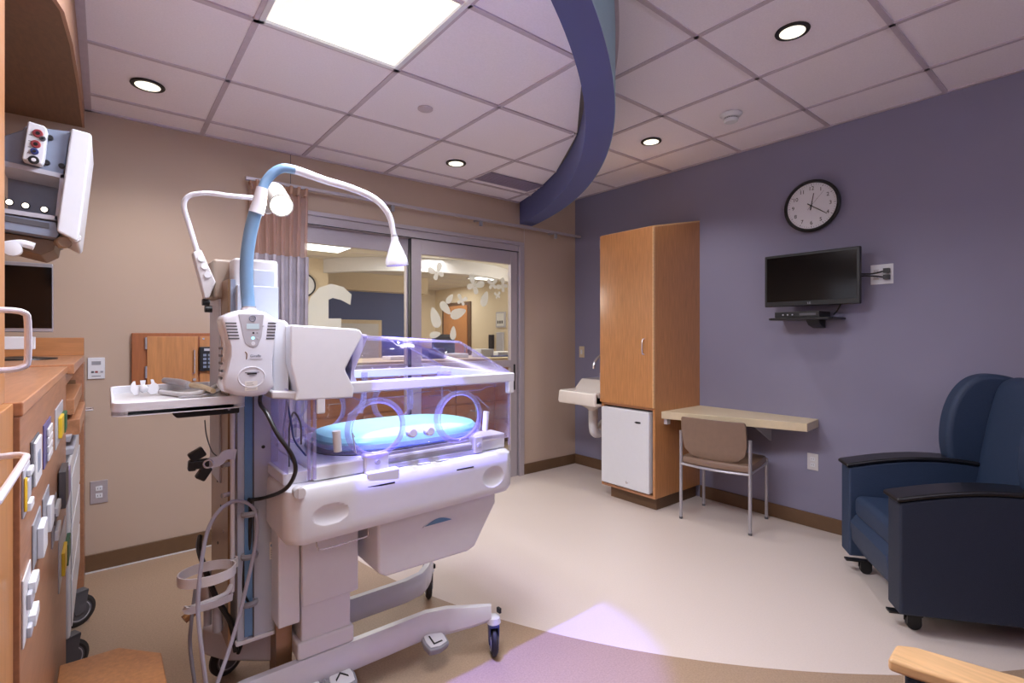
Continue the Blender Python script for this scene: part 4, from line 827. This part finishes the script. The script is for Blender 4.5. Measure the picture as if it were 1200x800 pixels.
for par, y in ((fp, HY0-.008), (bpn, HY1+.008)):
    for cx, cz, r in holes:
        rg = MB().torus((cx, y, cz), (1, 0, 0), (0, 0, 1), r+.008, .010, r+.001, stretch=.9).build('porthole_ring', 'acre', par)
        MB().torus((cx, y-.008, cz), (1, 0, 0), (0, 0, 1), r-.004, .003, r-.006).build('porthole_cuff', 'acre', rg)
MB().tube([(.66, 1.672, .985), (.652, 1.672, 1.0), (.664, 1.672, .93)], .002, 6, 1).build('hinge_pin', 'chrome', fp)
q = aty(397, 517, 1.672); MB().cyl((q.x-.003, 1.672, q.z-.033), (q.x-.008, 1.672, q.z+.036), .0135).build('porthole_hinge', 'offw', fp)
q = aty(569, 493, 1.672); MB().cyl((q.x-.003, 1.672, q.z-.038), (q.x+.004, 1.672, q.z+.038), .0125).build('porthole_hinge', 'white', fp)
for u, v in ((484.5, 507), (505, 505)): q = aty(u, v, 1.66); MB().rev((q.x, 1.66, q.z), (0, 1, 0), [(0, .014), (.004, .019), (.026, .019), (.034, .012)]).build('porthole_latch', 'white', fp)
for pts in ([(.64, 1.06), (.68, 1.085), (.70, 1.128)], [(1.17, 1.085), (1.21, 1.05), (1.235, 1.03)]): MB().tube([(x, 1.685, z) for x, z in pts], .0022, 6, 1).build('hinge_line', 'acre', fp)
for a_, b2 in ((.60, .98), (.98, 1.30)): MB().tube([(a_, 1.686, 1.118), (a_+.06, 1.686, 1.118), (a_+.08, 1.686, 1.108), (b2-.1, 1.686, 1.108), (b2-.08, 1.686, 1.118), (b2-.02, 1.686, 1.118)], .0018, 6, 1).build('seal_line', 'acre', fp)
# corner posts
for x, y in ((.512, 1.682), (.528, 1.676), (1.342, 1.688), (1.35, 2.25), (.52, 2.25)):
    MB().cyl((x, y, .865), (x, y, 1.135), .0055, n=12).build('corner_rod', 'acre', inc)
B(.532, .560, 1.665, 1.69, 1.075, 1.135).build('corner_clamp', 'white', inc, .005); B(1.33, 1.358, 1.672, 1.70, 1.085, 1.14).build('corner_clamp', 'white', inc, .005)
B(.500, .522, 1.670, 1.69, 1.0, 1.012).build('rod_clip', 'acre', inc)
# white top rail of the hood
rl = []
for z, i_ in ((1.133, .006), (1.140, 0), (1.162, 0), (1.172, .006)): rl.append((z, i_))
mb = MB(); x0, x1, y0, y1, w_ = .60, 1.362, 1.672, 2.285, .03
for (ax0, ax1, ay0, ay1) in ((x0, x1, y0, y0+w_), (x0, x1, y1-w_, y1), (x1-w_, x1, y0+w_, y1-w_), (x0, x0+w_, y0+w_, y1-w_)): mb.box(ax0, ax1, ay0, ay1, 1.133, 1.172)
mb.build('hood_rail', 'wht2', inc, .006, 3)
for k in range(6): MB().rev((.80+.09*k, 2.272, 1.172), (0, 0, 1), [(0, .006), (.008, .005)], 10).build('rail_stud', 'offw', inc)
# sloped canopy: front/rear trapezoids, flat top, slanted right end
cz = 1.312
tr = [(.70, 1.172), (1.352, 1.172), (1.10, cz-.008), (.70, cz+.014)]
def quad(nm, P, thick=.004, m_='acr'):
    o = MB().add(P, [tuple(range(len(P)))]).build(nm, m_, inc); o.modifiers.new('s', 'SOLIDIFY').thickness = thick; return o
quad('canopy_front', [(x, 1.70, z) for x, z in tr]); quad('canopy_rear', [(x, 2.25, z) for x, z in tr])
quad('canopy_top', [(.70, 1.70, cz+.014), (1.10, 1.70, cz-.008), (1.10, 2.25, cz-.008), (.70, 2.25, cz+.014)]); quad('canopy_end', [(1.352, 1.70, 1.172), (1.10, 1.70, cz-.008), (1.10, 2.25, cz-.008), (1.352, 2.25, 1.172)])
for y in (1.70, 2.25): MB().tube([(.70, y, cz+.014), (1.10, y, cz-.008)], .004, 8, 1).tube([(1.10, y, cz-.008), (1.352, y, 1.172)], .005, 8, 1).build('canopy_edge', 'acre', inc)
MB().tube([(1.10, 1.70, cz-.008), (1.10, 2.25, cz-.008)], .004, 8, 1).build('canopy_edge', 'acre', inc)
B(1.0, 1.06, 1.698, 1.705, 1.175, 1.19).build('canopy_clip', 'acre', inc)
# white side shroud with the notched edge, and its lilac inner lip
sp_ = [(340.6, 380.3), (415, 385), (421.7, 386.2), (425, 390.6), (424, 395.4), (405, 432), (406, 436), (415, 454), (414, 466), (345.4, 469.5), (349, 458), (340.6, 426)]
P = [aty(u, v, 1.664) for u, v in sp_]; MB().prism([(p.x, p.z) for p in P], 'y', 1.664, 2.29).build('side_shroud', 'white', inc, .006, 3)
P = [aty(u, v, 1.70) for u, v in [(415, 390), (430.5, 392), (431, 396), (416, 433), (415, 437), (421, 455), (410, 455)]]; MB().prism([(p.x, p.z) for p in P], 'y', 1.70, 2.23).build('shroud_lip', mat('lilac_plastic', (196, 192, 226), .4), inc, .003)
P = [aty(u, v, 1.70) for u, v in [(322, 373), (337, 375.5), (341, 380), (341, 460), (322, 459)]]; MB().prism([(p.x, p.z) for p in P], 'y', 1.72, 2.2).build('shroud_hinge_cover', 'white', inc, .006, 3)
P = [aty(u, v, 1.68) for u, v in [(318, 458), (349, 459), (346, 468), (318, 467)]]; MB().prism([(p.x, p.z) for p in P], 'y', 1.68, 2.2).build('shroud_foot', 'offw', inc, .006, 3)
# service compartment tubing
for i, pts in enumerate([[(.47, 1.75, .90), (.462, 1.72, 1.02), (.475, 1.72, 1.08), (.50, 1.73, 1.04), (.505, 1.74, .97)], [(.50, 1.8, .89), (.47, 1.82, .98), (.49, 1.85, 1.1)], [(.455, 1.72, 1.12), (.465, 1.71, 1.05), (.478, 1.72, .99), (.52, 1.74, .93)]]):
    MB().tube(pts, .003, 8).build('probe_cable', 'bluep' if i else 'dgrey', inc)
MB().torus((.497, 1.78, 1.0), (1, 0, 0), (0, 0, 1), .026, .006, n=24).build('access_grommet', 'acre', inc)
MB().torus((.60, 2.235, 1.04), (1, 0, 0), (0, 0, 1), .07, .006, n=24).build('hose_loop', 'acre', inc)
MB().tube([(.93, 2.24, 1.16), (.925, 2.235, 1.05), (.90, 2.22, .98)], .014, 10).build('air_duct', 'acre', inc)
B(1.14, 1.17, 2.22, 2.235, .97, 1.11).build('rear_clip', 'acre', inc, .004)
# tall rear post with blue channel, side sheet, head
ps = B(.345, .378, 1.90, 2.05, .30, 1.50).box(.392, .475, 1.90, 2.05, .30, 1.50).box(.378, .392, 1.93, 2.05, .30, 1.5).build('post', 'post', inc, .003)
B(.366, .390, 1.894, 1.932, .31, 1.5).build('blue_channel', 'strip', ps); B(.3915, .396, 1.897, 1.8999, .30, 1.2).build('channel_lip', 'dgrey', ps)
B(.34, .485, 1.895, 2.06, .285, .30).build('post_foot', 'white', ps, .004)
MB().rev((.425, 1.899, .945), (0, -1, 0), [(0, .006), (.002, .006)], 12).build('screw', 'black', ps)
B(.445, .473, 1.8985, 1.90, .55, .61).build('sticker', 'paper', ps); MB().rev((.454, 1.8985, .598), (0, -1, 0), [(0, .006), (.0006, .006)], 14).build('sticker_mark', 'strip', ps)
for k in range(4): B(.449, .468, 1.8978, 1.8985, .556+.008*k, .559+.008*k).build('sticker_print', 'grey', ps)
sh2 = B(.322, .330, 1.93, 2.27, .27, 1.52).build('side_sheet', 'inner', inc, .001)
for k in range(14):
    y = 2.0+.06*(k % 3)+.01*(k % 2); z = .42+.075*k
    MB().rev((.322, y, z), (-1, 0, 0), [(0, .006), (.002, .005)], 10).build('sheet_screw', 'black' if k % 3 else 'chrome', sh2)
MB().tube([(.332, 2.26, .27), (.332, 2.26, 1.5)], .006, 8, 1).build('sheet_edge', 'dgrey', inc)
B(.33, .345, 1.93, 2.26, 1.0, 1.52).build('sheet_spacer', 'bgrey', inc)
B(.316, .345, 2.06, 2.27, .8, 1.56).build('rear_channel', 'lgrey', inc, .006)
B(.345, .49, 1.96, 2.26, 1.44, 1.60).build('post_head', 'offw', inc, .012, 3)
B(.40, .47, 1.93, 1.97, 1.39, 1.56).build('post_head_cover', 'post', inc, .004)
B(.295, .36, 2.04, 2.2, 1.46, 1.60).build('head_side_cover', mat('tan_cover', (158, 142, 128), .5), inc, .01)
# pale vertical accessory rail
MB().tube([(.328, 1.885, 1.11), (.328, 1.885, .53), (.322, 1.88, .505), (.30, 1.86, .49), tuple(aty(232, 709, 1.82)), tuple(aty(219, 713, 1.81))], .0075, 10, 4).build('accessory_rail', 'offw', inc)
MB().tube([aty(218, 710, 1.80), aty(222, 715, 1.80), aty(250, 708, 1.83), aty(272, 699, 1.87)], 1, 4, 4, flat=(.006, .022)).build('lower_hook', 'offw', inc)
c0 = aty(243, 672, 1.84); hoop = [(c0.x+.078*math.cos(a), c0.y+.06*math.sin(a), c0.z) for a in [PI*2*k/28 for k in range(29)]]
MB().tube(hoop, 1, 4, 1, flat=(.005, .03)).tube([tuple(c0+Vector((.07, .02, 0))), tuple(c0+Vector((.09, .03, .003))), (.325, 1.89, c0.z+.005)], 1, 4, 4, flat=(.005, .03)).build('bottle_ring', 'offw', inc)
MB().tube([aty(244, 542, 1.85), aty(256, 540, 1.86), aty(264, 533, 1.87), aty(276, 532, 1.885)], 1, 4, 4, flat=(.006, .032)).build('clamp_arm', 'offw', inc)
kb = MB(); kq = aty(236, 543, 1.85)
for k, (dx, dz, s_) in enumerate([(0, 0, .02), (-.012, .03, .022), (.006, -.03, .022), (-.025, -.002, .016)]): kb.frame((kq.x+dx, 1.85, kq.z+dz), (math.cos(.5*k), 0, math.sin(.5*k)), (0, 1, 0)).box(-s_, s_, -.014, .014, -s_*.7, s_*.7)
kn = kb.build('clamp_knob', 'black', inc, .005); MB().torus((kq.x+.016, 1.833, kq.z), (1, 0, 0), (0, 0, 1), .012, .003, n=16).build('knob_ring', 'chrome', kn)
for z, x in ((.90, 0), (.80, .0)): MB().cyl((.30, 1.90, z), (.322, 1.91, z), .008).build('stud', 'chrome', inc)
# plumbing at the foot of the post
MB().cyl((.27, 2.0, .43), (.27, 2.0, .50), .022).cyl((.27, 2.0, .50), (.27, 2.0, .53), .014).build('valve', 'silver', inc)
MB().cyl((.24, 1.97, .42), (.20, 1.96, .40), .014).build('brass_fitting', mat('brass', (150, 110, 70), .35, .8), inc)
MB().cyl((.30, 1.98, .32), (.30, 1.98, .42), .016).cyl((.275, 2.02, .33), (.275, 2.02, .44), .012).build('canister', 'lgrey', inc)
MB().tube([(.26, 2.08, .62), (.25, 2.02, .60), (.26, 1.98, .55), (.29, 1.95, .45), (.33, 1.93, .36), (.345, 1.92, .26)], .009, 8).build('black_hose', 'black', inc)
# side tray shelf
t = thing('shelf_tray', 'white tray shelf attached left of the incubator post', 'tray', (.17, 2.0, 1.15))
trp = rrect(.012, .335, 1.70, 2.28, .035)
MB().loft([[(x, y, z) for x, y in trp] for z in (1.115, 1.125)]).build('tray_floor', 'offw', t)
cxm, cym = .1735, 1.99
lo = [(cxm+(x-cxm)*.955, cym+(y-cym)*.975) for x, y in trp]
MB().loft([[(x, y, 1.112) for x, y in trp], [(x, y, 1.150) for x, y in trp], [(x, y, 1.150) for x, y in lo], [(x, y, 1.12) for x, y in lo]], cap=False).build('tray_rim', 'white', t, .004)
MB().prism([(.155, 1.112), (.33, 1.112), (.33, 1.085), (.165, 1.085), (.155, 1.095)], 'y', 1.78, 1.96).build('bracket', 'black', t, .004)
MB().rev((.30, 1.779, 1.10), (0, -1, 0), [(0, .004), (.001, .004)], 8).build('bracket_screw', 'chrome', t)
# things on the tray
p = atz(168, 462, 1.13); t = thing('tube_holder', 'small white plastic clip with fan shaped wings on the shelf tray', 'clip', (p.x, p.y, 1.125))
fr_ = lambda: MB().frame((p.x, p.y, 1.150), (1, 0, 0), (0, .25, 1))
fr_().prism([(.006, -.008), (.02, -.022), (.036, -.02), (.044, -.002), (.040, .012), (.032, .018), (.028, .03), (.020, .03), (.022, .016), (.012, .004)], 'z', -.002, .002).prism([(-.006, -.008), (-.014, -.02), (-.026, -.022), (-.036, -.004), (-.034, .014), (-.028, .026), (-.022, .026), (-.020, .012), (-.012, .004)], 'z', -.002, .002).build('wing', 'white', t, .001)
fr_().prism([(-.006, .004), (-.009, .028), (.007, .028), (.004, .004)], 'z', -.002, .002).build('fin', 'white', t, .001); MB().ball((p.x, p.y-.006, 1.150), .013, .012, .014).build('hub', 'white', t)
t = thing('probe_handle', 'grey handled white probe lying on the shelf tray', 'probe', (.2, 2.05, 1.13))
MB().tube([atz(193, 445.5, 1.16), atz(210, 448, 1.158), atz(222, 451, 1.155)], [.011, .013, .012], 12, 3).build('grip', 'lgrey', t)
MB().tube([atz(220, 450.5, 1.155), atz(236, 453, 1.152), atz(250, 458, 1.15)], [.009, .010, .008], 10, 3).build('shaft', 'beige', t)
tag(MB().tube([atz(188, 459, 1.135), atz(215, 462, 1.135), atz(240, 459, 1.14), atz(254, 452, 1.15), atz(262, 455, 1.15)], [.008]*5, 10).build('tube_bundle', 'offw'), 'thick cream tube curving across the back of the shelf tray', 'tube')
tag(MB().tube([atz(212, 465, 1.13), atz(236, 464, 1.132), atz(255, 458, 1.14)], 1, 4, 4, flat=(.02, .005)).build('flat_strap', 'lgrey'), 'flat grey strap lying at the right of the shelf tray', 'strap')

# ------------------------------------------------------------------ phototherapy controller, hose and lamp head
t = pt = thing('phototherapy_lamp', 'white phototherapy lamp with hourglass control box and blue hose', 'medical lamp', (.345, 1.75, 1.25))
CYF = 1.66
cp = [(281, 363), (300, 363), (312, 366), (324, 374), (325, 381), (322, 405), (320, 420), (320, 440), (321.5, 453), (312, 462), (297, 465), (277, 464), (263, 459), (261, 452), (265, 435), (269, 418), (269, 405), (264, 388), (260.5, 376), (263, 370), (272, 366)]
P = [aty(u, v, CYF) for u, v in cp]; P = [(p.x, p.z) for p in P]; ccx = sum(p[0] for p in P)/len(P); ccz = sum(p[1] for p in P)/len(P)
rg = [[(ccx+(x-ccx)*k, y, ccz+(z-ccz)*k) for x, z in P] for y, k in ((CYF-.004, .90), (CYF, .97), (CYF+.008, 1.0), (CYF+.10, 1.0), (CYF+.12, .94))]
bx_ = MB().loft(rg).build('control_box', 'wht2', pt, sharp=.8)
B(ccx-.03, ccx+.03, CYF+.12, 1.90, 1.2, 1.34).build('mount_block', 'offw', pt, .004)
pc = [(x-.0, z) for x, z in [(p.x, p.z) for p in [aty(u, v, CYF+.001) for u, v in [(279, 368), (309, 368), (306, 395), (302, 404), (297, 407), (292, 406), (287, 402), (284, 392)]]]]
fy = CYF-.0055
MB().prism(pc, 'y', fy, CYF).build('keypad_panel', 'lgrey', bx_, .001)
def fpx(u, v): p = aty(u, v, fy); return p
p = fpx(296, 373); MB().torus((p.x, fy-.0005, p.z), (1, 0, 0), (0, 0, 1), .0085, .0013, n=24, m=6).build('emblem_ring', 'bgrey', bx_)
text_obj('emblem', 'GE', .010, (p.x, fy-.0008, p.z), *WY, 'bgrey', bx_)
a_, b2 = fpx(289, 379), fpx(303.5, 385.5); B(a_.x, b2.x, fy-.001, fy, b2.z, a_.z).build('display', 'lcd', bx_)
for u, v, r_, m_ in ((297, 390, .003, 'black'), (301.5, 390, .0025, 'grey'), (296.5, 396, .0045, 'led'), (302, 396.5, .003, 'lgrey'), (296.5, 402.5, .006, 'wht2'), (308.5, 382, .0025, 'lgrey')):
    q = fpx(u, v); MB().rev((q.x, fy, q.z), (0, -1, 0), [(0, r_), (.001, r_*.9)], 14).build('button', m_, bx_)
for k in range(6):
    for u0, u1 in ((264+k*.7, 277+k*.7), (314-k*.4, 323.5-k*.4)):
        a_, b2 = aty(u0, 378.5+3.6*k, CYF-.004), aty(u1, 378.5+3.6*k, CYF-.004); B(a_.x, b2.x, CYF-.0050, CYF-.003, a_.z-.0022, a_.z+.0022).build('vent_slot', 'dgrey', bx_)
q = fpx(298, 417); text_obj('product_name', 'Giraffe', .011, (q.x+.004, fy+.0008, q.z), *WY, 'bgrey', bx_); B(q.x-.012, q.x+.022, fy, fy+.0008, q.z-.0095, q.z-.008).build('faint_print', 'lgrey', bx_)
q = fpx(289, 416); MB().tube([(q.x, fy+.001, q.z-.012), (q.x+.001, fy+.001, q.z+.004), (q.x-.004, fy+.001, q.z+.01)], .0014, 6, 2).build('giraffe_mark', 'inner', bx_)
q = fpx(295, 437); MB().torus((q.x, CYF-.0035, q.z-.012), (1, 0, 0), (0, 0, 1), .036, .0025, .030, n=30, m=6).build('moulded_oval', 'wht2', bx_)
B(q.x-.018, q.x+.020, fy, fy+.0008, q.z+.001, q.z+.003).build('label_print', 'dgrey', bx_); B(q.x-.012, q.x+.014, fy, fy+.0008, q.z-.004, q.z-.000).build('label_print', 'black', bx_); B(q.x-.006, q.x+.008, fy, fy+.0008, q.z-.008, q.z-.006).build('label_print', 'grey', bx_)
q = fpx(294.5, 452); B(q.x-.017, q.x+.017, fy+.0005, fy+.0012, q.z-.014, q.z+.014).build('rating_label', 'paper', bx_)
for k in range(4): B(q.x-.013, q.x+.013-.003*k, fy, fy+.0006, q.z-.010+.006*k, q.z-.0085+.006*k).build('label_print', 'grey', bx_)
sidev = [(255, 400), (262, 405), (259, 440), (255, 450)]
for k in range(5): B(ccx-.066, ccx-.062, CYF+.03, CYF+.075, 1.20+.022*k, 1.207+.022*k).build('side_vent', 'dgrey', bx_)
MB().rev((.352, 1.76, 1.388), (0, 0, 1), [(0, .045), (.01, .034), (.014, .022), (.028, .022)]).build('hose_collar', 'wht2', pt)
MB().rev((.352, 1.76, 1.415), (0, 0, 1), [(0, .020), (.006, .020)]).build('collar_ring', 'chrome', pt)
hy = 1.76
def hp(u, v, y): return aty(u, v, y)
MB().tube([(.352, 1.76, 1.41), hp(289, 330, 1.76), hp(289.5, 300, 1.755), hp(294, 270, 1.75), hp(300, 247, 1.74)], .0195, 16).build('lower_hose', 'hose', pt)
MB().tube([hp(300, 250, 1.74), hp(304, 236, 1.735), hp(307, 220, 1.73)], [.023, .020, .0165], 16, 3).build('sleeve', 'wht2', pt)
MB().tube([hp(307, 222, 1.73), hp(312, 212, 1.73), hp(321, 202, 1.725), hp(332, 197, 1.72), hp(345, 199, 1.72)], .0145, 14).build('upper_hose', 'hose', pt)
MB().tube([hp(343, 198.6, 1.72), hp(352, 201, 1.72), hp(380, 211, 1.70), hp(410, 220, 1.68), hp(436, 231, 1.66), hp(450, 243, 1.645), hp(458, 258, 1.645), hp(461.5, 277, 1.645)], [.0145, .014, .0125, .0120, .0115, .011, .0105, .0095], 14).build('white_arm', 'wht2', pt)
lp0, lp1 = hp(462, 275, 1.645), hp(465.5, 311, 1.645); dv = lp1-lp0; ln = dv.length
hd = MB().rev(lp0, dv, [(0, .0105), (.008, .011), (.008, .013), (.02, .013), (.05, .024), (.085, .037), (.10, .040), (ln, .040), (ln, .036), (ln-.01, .034)], 32).build('lamp_head', 'wht2', pt)
MB().rev(lp0+dv.normalized()*.001, dv, [(0, .0115), (.008, .0118)], 24).build('neck_band', 'grey', hd)
MB().rev(lp1-dv.normalized()*.008, dv, [(0, .001), (0, .033), (.002, .033)], 24).build('lens', glow('blue_lens', (170, 160, 255), 3), hd)
for u, v in ((466, 296), (469, 302), (470, 306), (463.5, 298), (465, 303)):
    q = aty(u, v, 1.645-.030); MB().ball((q.x, q.y+.004, q.z), .0022, n=8, m=5).build('head_marking', 'dgrey', hd)
lamp('phototherapy_beam', 'SPOT', tuple(lp1+Vector((0, 0, -.01))), P_BLUE, (.17, .16, 1.0), rot=(.0, -.22, 0), spot_size=.86, spot_blend=.25, shadow_soft_size=.012)

# ------------------------------------------------------------------ reading lamp on its bent arm
t = el = thing('exam_lamp', 'lit white cylindrical lamp on a thin bent arm behind the hose', 'lamp', (.25, 2.05, 1.5))
ly = 2.0
MB().tube([hp(231, 295, 2.05), hp(222, 265, 2.05), hp(216, 245, 2.04), hp(217, 234, 2.03), hp(226, 228, 2.02), hp(245, 226.5, 2.0), hp(270, 229.5, 1.98), hp(300, 232, 1.96)], .0085, 12).build('arm', 'wht2', el)
P = [aty(u, v, 2.05) for u, v in [(225, 296), (235, 293), (252, 331), (244, 350), (239, 350)]]; MB().prism([(p.x, p.z) for p in P], 'y', 2.03, 2.08).build('arm_bracket', 'offw', el, .005)
for u, v in ((236, 303), (239.5, 312), (243, 322)): q = aty(u, v, 2.03); MB().cyl((q.x, 2.03, q.z), (q.x, 2.024, q.z), .011, n=12).build('bracket_bolt', 'white', el)
for u, v in ((240, 354), (243, 362)): q = aty(u, v, 2.06); MB().cyl((q.x-.008, 2.06, q.z), (q.x+.014, 2.06, q.z), .012, n=12).build('bracket_knob', 'black', el)
la, lb = hp(320, 224, 1.96), hp(330, 241, 1.82); dv = lb-la; ln = dv.length
MB().rev(la, dv, [(0, .026), (.005, .034), (.02, .038), (ln-.01, .038), (ln, .039), (ln, .036), (ln-.006, .036)], 32).build('lamp_shade', mat('lamp_shade_grey', (178, 174, 168), .5), el)
MB().rev(lb-dv.normalized()*.006, dv, [(0, .001), (0, .036), (.004, .035)], 28).build('lens', 'bulb', el)
q = hp(310, 236, 1.95); MB().rev(q, (lb-la), [(0, .012), (.005, .026), (.06, .026), (.065, .02)], 20).build('lamp_ballast', mat('ballast_grey', (160, 156, 152), .5), el)
lamp('exam_beam', 'SPOT', tuple(lb+dv.normalized()*.012), 14, (1, .92, .8), rot=dv.to_track_quat('-Z', 'Y').to_euler(), spot_size=2.0, spot_blend=.8, shadow_soft_size=.03)

# ------------------------------------------------------------------ cables around the post
def cable(name, pts, r, m_, label): return tag(MB().tube(pts, r, 10).build(name, m_), label, 'cable', 'cables around the incubator post')
cable('power_cable', [(.375, 1.70, 1.155), (.374, 1.71, 1.12), hp(313, 485, 1.66), hp(326, 510, 1.62), hp(342, 533, 1.60), hp(346, 553, 1.60), hp(334, 573, 1.68), hp(310, 583, 1.86), hp(293, 586, 1.89), (.383, 1.888, .76), (.381, 1.90, .6), hp(288, 640, 1.905), hp(286, 690, 1.90), hp(292, 712, 1.90), hp(286, 745, 1.92), hp(279, 765, 1.94)], .0062, 'black', 'black power cable drooping from the control box down the blue channel')
B(.362, .388, 1.69, 1.71, 1.15, 1.19).build('cable_plug', 'black', pt)
cable('grey_cable', [hp(250, 812, 1.72), hp(262, 780, 1.74), hp(275, 740, 1.78), hp(288, 690, 1.82), hp(299, 640, 1.85), hp(301, 610, 1.87), hp(294, 592, 1.885), hp(276, 587, 1.88), hp(258, 597, 1.86), hp(244, 620, 1.84), hp(236, 660, 1.80), hp(232, 710, 1.76), hp(236, 760, 1.72), hp(243, 812, 1.70)], .006, 'cable', 'long light grey cable looped over the post clip to the floor')
cable('grey_cable', [hp(229, 690, 1.90), hp(224, 730, 1.86), hp(223, 760, 1.84), hp(230, 812, 1.80)], .0055, mat('mid_grey_cable', (120, 116, 122), .5), 'darker grey cable hanging through the bottle ring to the floor')
cable('thin_cable', [hp(240, 492, 1.95), hp(242, 510, 1.95), hp(248, 528, 1.94), hp(254, 534, 1.93)], .002, 'dgrey', 'thin dark wire hanging below the shelf tray bracket')
for z in (.728, .585, .425): MB().torus((.38, 1.888, z), (1, 0, 0), (0, 1, 0), .022, .006, .014, n=24, m=6, stretch=1.7).build('cable_clip', 'grey', ps)
